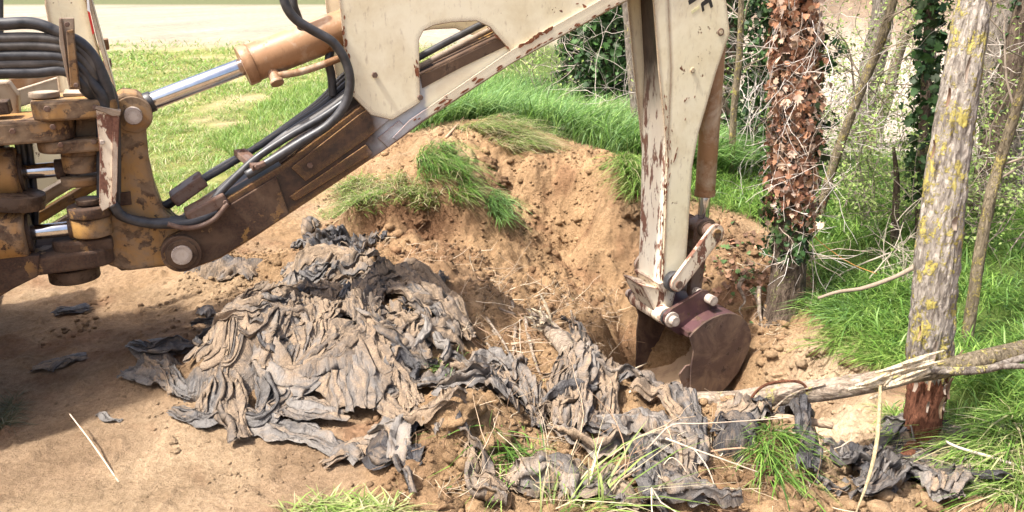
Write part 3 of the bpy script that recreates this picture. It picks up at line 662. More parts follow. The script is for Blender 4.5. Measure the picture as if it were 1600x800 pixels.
bolt(160, 222, .217, .010, hg, 'pin_steel')
for k in range(3):
    hose([(176 - 3 * k, 318, .16 - .03 * k), (190, 336 + k, .155 - .03 * k), (215, 346 - k, .15 - .03 * k), (250, 350 - 2 * k, .15 - .03 * k), (300, 347 - 3 * k, .15 - .03 * k), (340, 330 - 4 * k, .14 - .02 * k)], .021, M['rubber'])
for k in range(3):
    o1 = -.02 - .035 * k
    hose([(225, 330, o1), (262, 318 + 2 * k, o1), (300, 291, o1), (350, 262 - 2 * k, o1), (395, 234, o1), (450, 200 - 2 * k, o1), (500, 168 - 5 * k, o1), (545, 128 - 8 * k, o1), (590, 90, o1)], .0165, M['rubber_dusty' if k == 1 else 'rubber'])
for k in range(3):
    o1 = .115 - .035 * k
    hose([(300, 350, o1 + .01), (322, 325, o1), (345, 300 - 2 * k, o1), (375, 270, o1), (402, 246, o1), (450, 214 - 3 * k, o1), (505, 182 - 5 * k, o1), (550, 150 - 6 * k, o1), (600, 110, o1)], .0165, M['rubber' if k != 1 else 'rubber_dusty'])
hose([(385, 274, .13), (425, 250, .14), (470, 222, .155), (512, 196, .175), (538, 165, .19), (547, 130, .20), (540, 96, .205), (520, 66, .205), (490, 48, .20), (462, 30, .20), (446, 6, .20), (440, -30, .19), (450, -80, .16)], .0205, M['rubber'], n=90)
hose([(476, 60, .03), (466, 28, .05), (458, 0, .06), (460, -60, .06)], .018, M['rubber'])
hose([(520, 150, .02), (518, 120, .02), (514, 95, .03), (520, 60, .0)], .02, M['rubber'])
lbar('hose_clamp', L(374, 237, -.03), L(404, 262, .15), .055, .03, M['rust_steel'], BH)
lbar('hose_clamp', L(398, 262, .15), L(414, 254, .15), .04, .02, M['rust_steel'], BH)
lbar('hose_clamp', L(270, 312, -.02), L(318, 278, -.02), .13, .055, M['rust_steel'], BH, .008)
lbar('hose_clamp', L(292, 338, .10), L(352, 306, .10), .12, .055, M['rust_steel'], BH, .008)
hose([(262, 350, .17), (285, 356, .18), (310, 354, .18), (335, 342, .18), (356, 318, .175)], .011, M['rust_steel'], name='guard_strap')
for u, v, off in [(352, 316, .17), (378, 236, .0), (402, 260, .16)]: bolt(u, v, off, .011, BH)

# --- dipper
hd = .13
DE = [(1012, -170), (1020, -20), (1030, 110), (1038, 190), (1043, 250), (1040, 350), (1035, 449)]
DR = [.09, .09, .075, .03, .0, .0, .0]                    # the face towards the machine is a channel in its upper part
back = [(1071, 432), (1076, 360), (1082, 262), (1092, 208), (1120, 112), (1141, 52), (1134, -10), (1128, -60), (1090, -180)]
eL = [L(u, v, hd) for u, v in DE]; bL = [L(u, v, hd) for u, v in back]
core = [(p[0] + r, p[2]) for p, r in zip(eL, DR)] + [(p[0], p[2]) for p in bL]
dip = prism('dipper', None, hd, 2 * hd, M['cream'], BH, .004, local=core)
fl_ = [(p[0], p[2]) for p in eL[:5]] + [(p[0] + r + .002, p[2]) for p, r in list(zip(eL, DR))[:4]][::-1]
prism('side_flange', None, hd, .014, M['cream'], dip, .003, local=fl_)
prism('side_flange', None, -hd + .014, .014, M['cream'], dip, .003, local=fl_)
nearf = [(p[0] + r, p[2]) for p, r in zip(eL, DR)][1:]; n_ = len(nearf)
Vv = [(x - .005, -hd + .016, z) for x, z in nearf] + [(x - .005, hd - .016, z) for x, z in nearf]
Ff = [(i, i + 1, n_ + i + 1, n_ + i) for i in range(n_ - 1)]
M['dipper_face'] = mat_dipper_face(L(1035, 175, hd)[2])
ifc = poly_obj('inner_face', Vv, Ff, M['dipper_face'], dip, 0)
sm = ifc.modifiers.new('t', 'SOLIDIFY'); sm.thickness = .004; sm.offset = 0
prism('nose', [(1001, 445), (1036, 452), (1060, 444), (1050, 482), (1040, 492), (1022, 486)], .10, .20, M['cream_worn'], dip, .006)
prism('nose_flange', [(1030, 444), (1036, 458), (1074, 440), (1072, 428)], hd + .006, 2 * hd + .012, M['cream_worn'], dip, .003)
pr = L(1126, 50, hd)
for r0, m, dy in [(.021, 'rust_steel', -.004), (.013, 'cream', -.006)]: lcyl('pin_end', pr + [0, dy, 0], pr + [0, .02, 0], r0, M[m], dip, 24, bevel=.001)
pr = L(1082, 110, hd); lcyl('bolt', pr + [0, -.008, 0], pr + [0, .02, 0], .016, M['cream'], dip, 6)
prism('letter', [(1075.3, 1.5), (1077, 7.9), (1088.8, 0), (1096, -8), (1090, -16)], hd + .0015, .001, M['letter'], dip, 0)
prism('letter', [(1095.1, 6.4), (1096.2, 4.0), (1104, -2.5), (1101.5, -12), (1106, -14), (1110.4, -4.5), (1114.3, 10.3), (1110.5, 13.1), (1107.5, 3.9), (1099.5, 9.4), (1100.9, 16.1), (1097.4, 18.8)], hd + .0015, .001, M['letter'], dip, 0)
prism('letter', [(1080, 17), (1092.5, 8.2), (1093.2, 12.7), (1081.3, 21.7)], hd + .0015, .001, M['letter_faded'], dip, 0)

# --- bucket ram, links, bucket
b0, b1 = L(1118, 60, 0), L(1098, 352, 0); bd = (b1 - b0) / np.linalg.norm(b1 - b0); ln = np.linalg.norm(b1 - b0)
bj = np.dot(L(1100, 304, 0) - b0, bd)
bram = lcyl('bucket_ram', b0, b0 + bd * bj, .060, M['cyl_brown'], BH, 36)
lcyl('gland', b0 + bd * (bj - .03), b0 + bd * (bj + .006), .063, M['cyl_brown'], bram, 36)
lcyl('rod', b0 + bd * bj, b1, .034, M['chrome'], bram, 30)
lcyl('rod_eye', b1 + [0, -.06, 0], b1 + [0, .06, 0], .055, M['rust_steel'], bram, 30)
q = L(1119, 365, .20)
lcyl('link_tube', (q[0], -.19, q[2]), (q[0], .19, q[2]), .042, M['rust_steel'], BH, 30)
for yy in (.10, -.10): lcyl('spacer', (q[0], yy - .02, q[2]), (q[0], yy + .02, q[2]), .05, M['dark_grime'], BH, 30)
def lk(name, pa, pb, ra, rb, off, thick, mat):
    pa = np.array([pa[0], pa[2]]); pb = np.array([pb[0], pb[2]]); d = (pb - pa) / np.linalg.norm(pb - pa); n = np.array([-d[1], d[0]]); P = []
    for k in range(11):
        t = math.pi * k / 10; P.append(tuple(pa + ra * (n * math.cos(t) - d * math.sin(t))))
    for k in range(11):
        t = math.pi * k / 10; P.append(tuple(pb + rb * (-n * math.cos(t) + d * math.sin(t))))
    return prism(name, None, off, thick, mat, BH, .004, local=P)
g0 = L(1058, 443, .19)
l1 = lk('link', q, g0, .056, .048, .205, .028, M['cream_worn']); l2 = lk('link', q, g0, .056, .048, -.175, .028, M['cream_worn'])
lcyl('pin_head', (q[0], -.214, q[2]), (q[0], -.17, q[2]), .030, M['yellow'], l1, 24); lcyl('pin_head', (g0[0], -.216, g0[2]), (g0[0], .216, g0[2]), .024, M['rust_steel'], l1, 24)
lcyl('collar', (g0[0], -.176, g0[2]), (g0[0], -.132, g0[2]), .062, M['rubber'], l1, 24)
e2 = L(1112, 469, .24); e1 = L(1054, 502, .24)
lk('h_link', q, e2, .05, .045, .085, .035, M['rust_steel']); lk('h_link', q, e2, .05, .045, -.05, .035, M['rust_steel'])
hw = .30
prof = [(1078, 527), (1084, 519), (1092, 512), (1102, 504), (1114, 497), (1126, 492.5), (1139, 490), (1150, 491), (1160, 496), (1168, 505), (1173, 517), (1174, 530), (1170, 547), (1163, 563), (1153, 583), (1138, 602), (1120, 620), (1098, 636), (1072, 652)]
PL = [(L(u, v, hw)[0], L(u, v, hw)[2]) for u, v in prof]
bk_ = prism('bucket', None, hw, 2 * hw, M['bucket_paint'], BH, 0, local=PL)
# shell only: rebuild as a curved sheet with thickness
me = bk_.data; me.clear_geometry()
Pa = np.array(PL); Tn = np.gradient(Pa, axis=0); Tn /= np.linalg.norm(Tn, axis=1)[:, None]; Nn = np.column_stack([Tn[:, 1], -Tn[:, 0]])
Pin = Pa + Nn * .014
n = len(Pa); ny_ = 2
Vv = [(x, y, z) for y in (-hw + .012, hw - .012) for x, z in Pa] + [(x, y, z) for y in (-hw + .012, hw - .012) for x, z in Pin]
Ff = []
for i in range(n - 1): Ff += [(i, i + 1, n + i + 1, n + i), (2 * n + i, 3 * n + i, 3 * n + i + 1, 2 * n + i + 1)]
Ff += [(0, n, 3 * n, 2 * n), (n - 1, 3 * n - 1, 4 * n - 1, 2 * n - 1)]
me.from_pydata(Vv, [], Ff); me.update(); me.materials.append(M['bucket_in'])
inner = set(range(2 * n, 4 * n))
for p in me.polygons:
    p.use_smooth = True
    if all(v in inner for v in p.vertices): p.material_index = 1
mouth = [(1079, 610), (1080, 574), (1084, 549)]
side = PL[:] + [(L(u, v, hw)[0], L(u, v, hw)[2]) for u, v in [(1077, 640)] + mouth]
prism('side_plate', None, hw, .012, M['bucket_side'], bk_, .002, local=side)
prism('side_plate', None, -hw + .012, .012, M['bucket_side'], bk_, .002, local=side)
# top lip bar and ears
t0 = np.array(PL[0]); 
lbar('lip_bar', (t0[0] + .01, -hw + .013, t0[1] + .01), (t0[0] + .01, hw - .013, t0[1] + .01), .03, .035, M['bucket_paint'], bk_)
ear = [(1040, 492), (1050, 483), (1097, 454), (1106, 454), (1113, 460), (1120, 478), (1126, 493), (1112, 499), (1092, 512), (1078, 526), (1062, 524), (1044, 513), (1039, 503)]
eo = .205
earL = [(L(u, v, eo)[0], L(u, v, eo)[2]) for u, v in ear]
prism('ear', None, eo, .025, M['bucket_paint'], bk_, .003, local=earL)
prism('ear', None, -eo + .025, .025, M['bucket_paint'], bk_, .003, local=earL)
lcyl('bucket_pin', (e1[0], -.255, e1[2]), (e1[0], .255, e1[2]), .030, M['pin_steel'], bk_, 24)
lcyl('pin_washer', (e1[0], -.222, e1[2]), (e1[0], -.206, e1[2]), .048, M['pin_steel'], bk_, 24)
lcyl('bucket_pin', (e2[0], -.265, e2[2]), (e2[0], .255, e2[2]), .030, M['pin_steel'], bk_, 24)
lcyl('nose_boss', (e1[0], -.165, e1[2]), (e1[0], .165, e1[2]), .056, M['cream_worn'], dip, 30)
lcyl('boss_seal', (e1[0], -.180, e1[2]), (e1[0], -.165, e1[2]), .050, M['rubber'], dip, 30); lcyl('boss_seal', (e1[0], .165, e1[2]), (e1[0], .180, e1[2]), .050, M['rubber'], dip, 30)
tip = np.array(PL[-1])
for k in range(4):
    y = -hw + .06 + k * (2 * hw - .12) / 3
    lbar('tooth', (tip[0] + .06, y, tip[1] + .012), (tip[0] - .10, y, tip[1] - .02), .045, .022, M['pin_steel'], bk_)
prism('side_cutter', [(1062, 585), (1072, 572), (1079, 570), (1079, 606), (1068, 608)], hw - .02, .012, M['rust_steel'], bk_, .002)

# --- the tractor end, out of frame on the left (it shades the ground below the post)
ch = prism('chassis', None, .42, .84, M['yellow'], BH, .03, local=[(-1.25, .35), (-1.05, .55), (-1.05, .95), (-1.30, 1.15), (-3.2, 1.15), (-3.4, .9), (-3.4, .5), (-3.2, .35)])
for y in (-.85, .85):
    wc = np.array([-2.25, y, .62]); a_ = [(.30, -.16), (.50, -.20), (.60, -.19), (.66, -.12), (.68, 0), (.66, .12), (.60, .19), (.50, .20), (.30, .16)]; sg = 40; Vv = []; Ff = []
    for k in range(sg):
        t = 2 * math.pi * k / sg
        for r_, h_ in a_: Vv.append(wc + np.array([r_ * math.cos(t), h_, r_ * math.sin(t)]))
    m_ = len(a_)
    for k in range(sg):
        for q_ in range(m_ - 1): Ff.append((k * m_ + q_, k * m_ + q_ + 1, ((k + 1) % sg) * m_ + q_ + 1, ((k + 1) % sg) * m_ + q_))
    ty = poly_obj('rear_tyre', Vv, Ff, M['rubber_dusty'], BH, 0, True)
    lcyl('rim', wc + [0, -.10, 0], wc + [0, .10, 0], .31, M['yellow'], ty, 36); lcyl('hub', wc + [0, -.15, 0], wc + [0, .15, 0], .12, M['dark_grime'], ty, 24)
    for k in range(22):
        t = 2 * math.pi * k / 22; e = np.array([math.cos(t), 0, math.sin(t)])
        for sd in (-1, 1): lbar('lug', wc + e * .66 + [0, .01 * sd, 0], wc + np.array([math.cos(t + .12), 0, math.sin(t + .12)]) * .645 + [0, .19 * sd, 0], .05, .06, M['rubber_dusty'], ty, 0)
cab = prism('cab', None, .62, 1.24, M['cream'], BH, .04, local=[(-1.45, 2.35), (-1.40, 2.48), (-2.95, 2.48), (-3.0, 2.35)])
for x_, y_ in ((-1.5, -.58), (-1.5, .58), (-2.9, -.58), (-2.9, .58)): lbar('cab_post', (x_, y_, 1.1), (x_, y_, 2.4), .07, .07, M['frame_black'], cab)
prism('seat', None, .25, .5, M['frame_black'], cab, .04, local=[(-2.1, 1.15), (-2.1, 1.75), (-2.25, 1.8), (-2.35, 1.3), (-2.75, 1.3), (-2.75, 1.15)])
prism('bonnet', None, .38, .76, M['cream'], ch, .05, local=[(-3.1, 1.16), (-3.1, 1.55), (-4.3, 1.45), (-4.4, .7), (-3.42, .7), (-3.42, 1.16)])

mfb = prism('slide_frame', None, .55, 1.7, M['yellow'], BH, .02, local=[(-1.34, .32), (-1.03, .32), (-1.03, 1.02), (-1.34, 1.02)])
for y_ in (-.63, 1.22):
    lbar('stabilizer_leg', (-1.2, y_, 1.05), (-1.2, y_, .06), .13, .13, M['yellow'], BH, .01); lbar('stabilizer_pad', (-1.42, y_, .03), (-.98, y_, .03), .3, .05, M['dark_grime'], BH, .01)

# --- rust where the paint has chipped through: thin scabs along the edges
def chips(parent, line, off, n, size, seed, spread=3.0, aspect=2.4):
    rs = np.random.default_rng(seed); Q = np.array([(L(u, v, off)[0], L(u, v, off)[2]) for u, v in line]); Q = crom(np.column_stack([Q, Q[:, :1] * 0]), 200)[:, :2]; T = np.gradient(Q, axis=0); T /= np.linalg.norm(T, axis=1)[:, None]
    for k in range(n):
        i = rs.integers(0, 200); c = Q[i] + np.array([-T[i][1], T[i][0]]) * abs(rs.normal(0, abs(spread) / 300)) * (1 if spread > 0 else -1); r = size * rs.uniform(.3, 1) ** 1.6 + .002; m = 9; P = []
        for q in range(m):
            a = 2 * math.pi * q / m; e = r * rs.uniform(.55, 1.2); v = T[i] * math.cos(a) * e * aspect * rs.uniform(.6, 1) + np.array([-T[i][1], T[i][0]]) * math.sin(a) * e * .8; P.append(tuple(c + v))
        prism('rust_scab', None, off + .0012 + .0001 * (k % 9), .001, M['rust'], parent, 0, local=P)
ho = hb + .024
chips(boom, [(665, 184), (720, 148), (800, 96), (880, 52), (972, 2)], ho, 30, .006, 1, 1.5, 3.5)
chips(boom, [(815, 72), (835, 62), (870, 42)], ho, 9, .014, 2, 5)
chips(boom, [(640, 198), (690, 166), (770, 115)], ho, 8, .010, 3, 3)
chips(boom, [(533, 20), (541, 90), (552, 150)], hb + .013, 18, .006, 4, 2)
chips(boom, [(644, 95), (648, 108), (650, 118)], hb + .013, 6, .012, 5, 3)
chips(boom, [(757, 40), (778, 60), (797, 80)], hb + .013, 12, .005, 6, 1)
chips(boom, [(880, 20), (900, 8), (915, 12)], hb + .013, 4, .004, 7, 6, 4)
chips(dip, [(1043, 250), (1040, 330), (1036, 440)], hd, 34, .008, 8, -4)
chips(dip, [(1034, 150), (1042, 240), (1043, 260)], hd, 20, .004, 9, 6, 3)
chips(dip, [(1045, 290), (1052, 260), (1060, 232)], hd, 7, .005, 10, 2, 5)
chips(dip, [(1072, 170), (1080, 150), (1068, 190)], hd, 6, .005, 11, 6)
# ------------------------------------------------------------------ old plastic film
def mat_plastic():
    t = NT('weathered_plastic_film'); a = t.attr('dust'); b = t.attr('tone'); fu = t.attr('fu'); fv = t.attr('fv')
    cb = t.n('ShaderNodeCombineXYZ'); t.l(fu.outputs['Fac'], cb.inputs[0]); t.l(fv.outputs['Fac'], cb.inputs[1])
    st = t.noise(1.0, 6, .65, .5, cb.outputs[0], (14, 130, 1)); st2 = t.noise(1.0, 4, .6, 1.0, cb.outputs[0], (45, 60, 1))
    n = t.noise(30, 6, .7); n2 = t.noise(170, 3, .7)
    d = t.math('ADD', a.outputs['Fac'], t.math('MULTIPLY', t.math('SUBTRACT', n, .5), .7)); d = t.math('ADD', d, t.math('MULTIPLY', t.math('SUBTRACT', st, .5), 1.1))
    film = t.mix(b.outputs['Fac'], (.030, .028, .030), (.19, .172, .155))
    dust = t.mix(t.ramp(n2, .35, .65), (.155, .112, .076), (.275, .203, .138))
    c = t.mix(t.ramp(d, .20, .80), film, dust)
    c = t.mix(1.0, c, t.mix(t.ramp(st, .3, .6), (.72, .70, .68), (1.08, 1.07, 1.05)), 'MULTIPLY')
    h = t.math('ADD', t.math('MULTIPLY', st, 1.0), t.math('MULTIPLY', st2, .7)); h = t.math('ADD', h, t.math('MULTIPLY', n2, .25))
    return t.fin(c, t.ramp(d, .3, .7, .40, .9), t.bump(h, .9, .014), spec=.4)
M['film'] = mat_plastic()
def tri_wave(p):
    q = p / (2 * math.pi); q = q - np.floor(q); return (np.abs(q - .5) * 4 - 1)
def ribbon_mesh(path, w0, pleats, amp, seed, off=.02, over=.5, dust=.5, tone=.4, hump=.0, taper=(.55, 1.0, .6), frag=.12, res=.0075):
    P = np.asarray(path, float)[:, :2]; pleats = pleats * 1.25; amp = amp * .52; off = off * .7
    ln = np.linalg.norm(np.diff(P, axis=0), axis=1).sum(); ns = max(14, int(ln / res)); ntt = int(min(110, max(14, w0 * 1.5 / (res * .75), pleats * 10)))
    Cc = crom(P, ns); T = np.gradient(Cc, axis=0); T /= np.linalg.norm(T, axis=1)[:, None] + 1e-9; Sd = np.column_stack([-T[:, 1], T[:, 0]])
    s = np.linspace(0, 1, ns)[:, None]; t = np.linspace(-1, 1, ntt)[None, :]
    sl = s * ln
    wd = np.interp(s[:, 0], [0, .5, 1], taper)[:, None] * w0 * (1 + .45 * noise2(sl * 5 + seed, sl * 0 + seed * 1.7, seed))
    wd = wd * np.ones_like(t)
    wd = wd * (1 + .4 * fbm2(sl * 11 + 3, np.sign(t) * 5 + s * 0, 3, seed + 5) * np.abs(t) ** 3)
    wu = fbm2(sl * 2.2 + seed * 3.1, t * 1.3 + seed, 2, seed)
    ph = pleats * math.pi * (t + .55 * wu) + 1.1 * noise2(sl * 6 + seed, t * 3, seed + 21) + seed
    env = np.clip(.2 + 1.9 * np.abs(fbm2(sl * 2.4 + seed, t * 2.2 + 4, 2, seed + 9)), 0, 1.3)
    f1 = tri_wave(ph); f2 = tri_wave(ph * 2.37 + 3 * noise2(sl * 4, t * 2 + seed, seed + 31)); f3 = tri_wave(sl * 26 + t * 3.0 + 6 * wu)
    fold = .62 * np.sign(f1) * np.abs(f1) ** .75 + .3 * f2
    fine_ = fbm2(sl * 4 + 40, t * pleats * 1.9 + 9, 3, seed + 3)
    crum = fbm2(sl * 24 + 5, t * w0 * 24 + 11, 3, seed + 4); cr2 = 1 - 2 * np.abs(fbm2(sl * 11 + seed, t * w0 * 9 + 3, 2, seed + 41))
    pitch = w0 / max(pleats, 1)
    lat = over * 1.3 * pitch * np.cos(ph) * env + .018 * noise2(sl * 8 + seed, t * 2, seed + 51)
    rag = frag * w0 * (fbm2(t * 4 + seed, t * 0 + 1, 3, seed + 6)) * 3.4
    e0 = np.exp(-s / .08); e1 = np.exp(-(1 - s) / .08)
    sh = rag * (e1 - e0) + .014 * crum
    x = Cc[:, 0:1] + Sd[:, 0:1] * (t * wd / 2 + lat) + T[:, 0:1] * sh
    y = Cc[:, 1:2] + Sd[:, 1:2] * (t * wd / 2 + lat) + T[:, 1:2] * sh
    lift = np.interp(s[:, 0], [0, .12, .85, 1], [.1, 1, 1, .15])[:, None]
    edge = 1 - np.abs(t) ** 4 * .5 * (.5 + .8 * np.abs(noise2(sl * 6, np.sign(t) * 3, seed + 61)))
    Hs = H(x, y)
    z = Hs + off * edge + lift * edge * (amp * (fold * .5 + .5) * env * 1.5 + hump * (1 - t * t)) + amp * .5 * fine_ + .006 * crum + .008 * cr2 * lift
    z = np.maximum(z, Hs - .01)
    V = np.stack([x, y, z], -1).reshape(-1, 3)
    i = np.arange(ns - 1)[:, None] * ntt; j = np.arange(ntt - 1)[None, :]; k = (i + j).ravel()
    F = np.column_stack([k, k + 1, k + ntt + 1, k + ntt])
    du = dust + .7 * fbm2(sl * 2.5 + 7, t * pleats * .6, 3, seed + 12) + .10 * f1 + .4 * fbm2(sl * 1.6 + seed, t * .7, 2, seed + 14)
    to = tone + .6 * fbm2(sl * 3 + 1, t * pleats * .5 + 3, 3, seed + 13)
    one = np.ones_like(z)
    return V, F, np.clip(du, 0, 1).ravel(), np.clip(to, 0, 1).ravel(), (sl * one + seed).ravel(), (t * wd / 2 * one).ravel()
def patch_mesh(c, rx, ry, rot, amp, seed, off=.02, dust=.5, tone=.35, f=9.0, res=.0085):
    """crumpled sheet lying over the ground"""
    nu = int(2 * rx / res); nv = int(2 * ry / res); a, b = np.meshgrid(np.linspace(-1, 1, nu), np.linspace(-1, 1, nv), indexing='xy')
    # square to disc, with a torn outline
    x = a * np.sqrt(1 - b * b / 2); y = b * np.sqrt(1 - a * a / 2)
    ang = np.arctan2(y, x); rr = np.hypot(x, y)
    sc = 1 + .30 * fbm2(np.cos(ang) * 2.2 + seed, np.sin(ang) * 2.2, 4, seed) * rr
    x = x * rx * sc; y = y * ry * sc
    wx = x + .03 * fbm2(x * 7 + seed, y * 7, 2, seed + 1); wy = y + .03 * fbm2(x * 7, y * 7 + seed, 2, seed + 2)
    ridge = 1 - np.abs(fbm2(wx * f * 1.2, wy * f * .28, 2, seed + 3)) * 2.2
    ridge2 = 1 - np.abs(fbm2(wx * f * 2.6, wy * f * .7, 3, seed + 4)) * 2.0
    h = amp * .7 * (.65 * ridge + .4 * ridge2) * (1 - rr ** 4)
    lx = .5 * amp * fbm2(wx * f * 1.4, wy * f, 2, seed + 8); ly = .5 * amp * fbm2(wx * f, wy * f * 1.4 + 9, 2, seed + 9)
    co, si = math.cos(rot), math.sin(rot)
    X = c[0] + (x + lx) * co - (y + ly) * si; Y = c[1] + (x + lx) * si + (y + ly) * co
    Z = H(X, Y) + off * (1 - rr ** 3 * 1.2) + h
    V = np.stack([X, Y, Z], -1).reshape(-1, 3); k = (np.arange(nv - 1)[:, None] * nu + np.arange(nu - 1)[None, :]).ravel()
    F = np.column_stack([k, k + 1, k + nu + 1, k + nu])
    du = dust + .8 * fbm2(x * 6 + seed, y * 6, 4, seed + 5) + .12 * ridge; to = tone + .6 * fbm2(x * 9, y * 9 + seed, 3, seed + 6)
    return V, F, np.clip(du, 0, 1).ravel(), np.clip(to, 0, 1).ravel(), (y + seed).ravel(), (x + .02 * ridge).ravel()
def uvp(*pts): return np.array([cast(u, v) for u, v in pts])
sheet_seed = [100]
def film(name, origin, meshdata, parent=None):
    V, F, d, t, fu, fv = meshdata
    me = tri_mesh(name, V - np.asarray(origin), F, True, None, {'dust': d, 'tone': t, 'fu': fu, 'fv': fv})
    return link(name, me, M['film'], parent, None if parent is not None else origin)
def heap(label, base_uv, patches, ribs, cat='plastic sheet', name='plastic_sheet', scraps=None):
    o0 = cast(*base_uv); o0[2] = float(H(o0[0], o0[1]))
    single = len(patches) + len(ribs) == 1 and not scraps
    t = None
    if not single: t = thing(name, tuple(o0), label, cat, 'torn plastic sheets in and around the pit')
    def add(md):
        if single: return tag(film(name, tuple(o0), md), label, cat, 'torn plastic sheets in and around the pit')
        return film('fold', o0, md, t)
    for (u, v), rx, ry, rot, amp, kw in patches:
        sheet_seed[0] += 1; add(patch_mesh(cast(u, v), rx, ry, rot, amp, sheet_seed[0], **kw))
    for pts, w_, pl, am, kw in ribs:
        sheet_seed[0] += 1; rj = np.random.default_rng(sheet_seed[0]); kw = dict(kw); kw['dust'] = float(np.clip(kw.get('dust', .5) + rj.normal(.06, .14), 0, 1)); kw['tone'] = float(np.clip(kw.get('tone', .4) + rj.normal(-.06, .18), 0, 1)); add(ribbon_mesh(uvp(*pts), w_, pl, am, sheet_seed[0], **kw))
    if scraps:          # (outline in the photo, how many, flow direction in plan or None)
        n_, poly, dmean, tmean = scraps; rs = np.random.default_rng(sheet_seed[0]); Q = np.array([cast(u, v) for u, v in poly])[:, :2]; c0 = Q.mean(0)
        for k in range(n_):
            sheet_seed[0] += 1; wts = rs.dirichlet(np.ones(len(Q)) * .8); p = wts @ Q; a = math.atan2(*(p - c0)[::-1]) + rs.normal(0, .9); ln = rs.uniform(.14, .42); bend = rs.normal(0, .9)
            d1 = np.array([math.cos(a), math.sin(a)]); d2 = np.array([math.cos(a + bend), math.sin(a + bend)]); d3 = np.array([math.cos(a + 2 * bend), math.sin(a + 2 * bend)])
            pts = np.array([p - d1 * ln * .5, p, p + d2 * ln * .33, p + (d2 + d3) * ln * .33])
            add(ribbon_mesh(pts, rs.uniform(.05, .13), rs.uniform(1.5, 3.5), rs.uniform(.04, .07), sheet_seed[0], off=rs.uniform(.03, .09), dust=np.clip(rs.normal(dmean, .22), 0, 1), tone=np.clip(rs.normal(tmean, .25), 0, 1), hump=rs.uniform(0, .03), taper=(rs.uniform(.3, .9), 1, rs.uniform(.3, 1)), res=.009))
        for k in range(int(n_ * 1.6)):      # narrow torn shreds
            sheet_seed[0] += 1; wts = rs.dirichlet(np.ones(len(Q)) * .7); p = wts @ Q; a = rs.uniform(0, 6.28); P_ = [p]
            for q in range(4): a += rs.normal(0, .8); P_.append(P_[-1] + np.array([math.cos(a), math.sin(a)]) * rs.uniform(.03, .09))
            md = ribbon_mesh(np.array(P_), rs.uniform(.018, .045), 1.2, .03, sheet_seed[0], off=rs.uniform(.05, .15), dust=np.clip(rs.normal(dmean - .15, .25), 0, 1), tone=np.clip(rs.normal(tmean - .1, .3), 0, 1), taper=(.4, 1, .3), res=.008)
            o_ = add(md); o_.name = 'shred'
    return t
D = dict
heap('largest heap of crumpled grey plastic sheeting, dusted with tan soil, below the boom', (430, 640),
     [((400, 545), .20, .17, .5, .075, D(dust=.55)), ((330, 600), .14, .09, .1, .06, D(dust=.45)), ((250, 570), .11, .08, .2, .05, D(dust=.3))],
     [([(512, 452), (508, 500), (490, 555), (462, 612)], .26, 7, .035, D(dust=.66, tone=.5, off=.09, taper=(.5, 1, .45))),
      ([(470, 452), (440, 500), (425, 545), (415, 590)], .17, 4, .05, D(dust=.5, off=.08)),
      ([(425, 458), (385, 490), (345, 530), (315, 575)], .20, 4, .05, D(dust=.62, off=.08, taper=(.6, 1, .5))),
      ([(400, 480), (370, 530), (350, 580), (345, 615)], .14, 4, .05, D(dust=.45, off=.07)),
      ([(452, 600), (490, 585), (530, 560), (560, 530)], .17, 5, .03, D(dust=.22, tone=.35, off=.10, taper=(.3, 1, .7))),
      ([(528, 520), (545, 570), (552, 620), (556, 662)], .24, 4, .03, D(dust=.42, tone=.55, off=.08, taper=(.35, 1, 1.1))),
      ([(568, 470), (590, 560), (630, 610), (650, 650)], .12, 3, .04, D(dust=.62, off=.08)),
      ([(300, 548), (265, 552), (235, 560), (205, 545)], .10, 3, .045, D(dust=.25, off=.04)),
      ([(195, 588), (235, 596), (275, 612), (300, 625)], .10, 3, .045, D(dust=.3, off=.03)),
      ([(225, 560), (250, 590), (270, 625)], .08, 3, .04, D(dust=.3, off=.04)),
      ([(270, 648), (315, 660), (350, 650), (380, 640)], .09, 3, .04, D(dust=.4, off=.03)),
      ([(350, 590), (362, 630), (368, 660), (378, 694)], .11, 3, .05, D(dust=.3, tone=.5, off=.05)),
      ([(408, 600), (420, 640), (405, 665), (380, 655)], .10, 3, .05, D(dust=.25, tone=.45, off=.06)),
      ([(430, 600), (450, 630), (420, 655), (440, 665)], .09, 3, .05, D(dust=.3, off=.06)),
      ([(330, 600), (335, 630), (320, 655)], .10, 3, .05, D(dust=.55, off=.05)),
      ([(480, 615), (460, 640), (500, 655), (540, 660)], .12, 3, .045, D(dust=.5, off=.05)),
      ([(390, 665), (440, 678), (490, 690), (530, 702)], .11, 3, .03, D(dust=.22, tone=.6, off=.02, taper=(.6, 1, .8)))], scraps=(13, [(430, 458), (505, 455), (560, 520), (590, 640), (540, 665), (430, 660), (300, 640), (240, 590), (300, 540), (360, 490)], .5, .4))
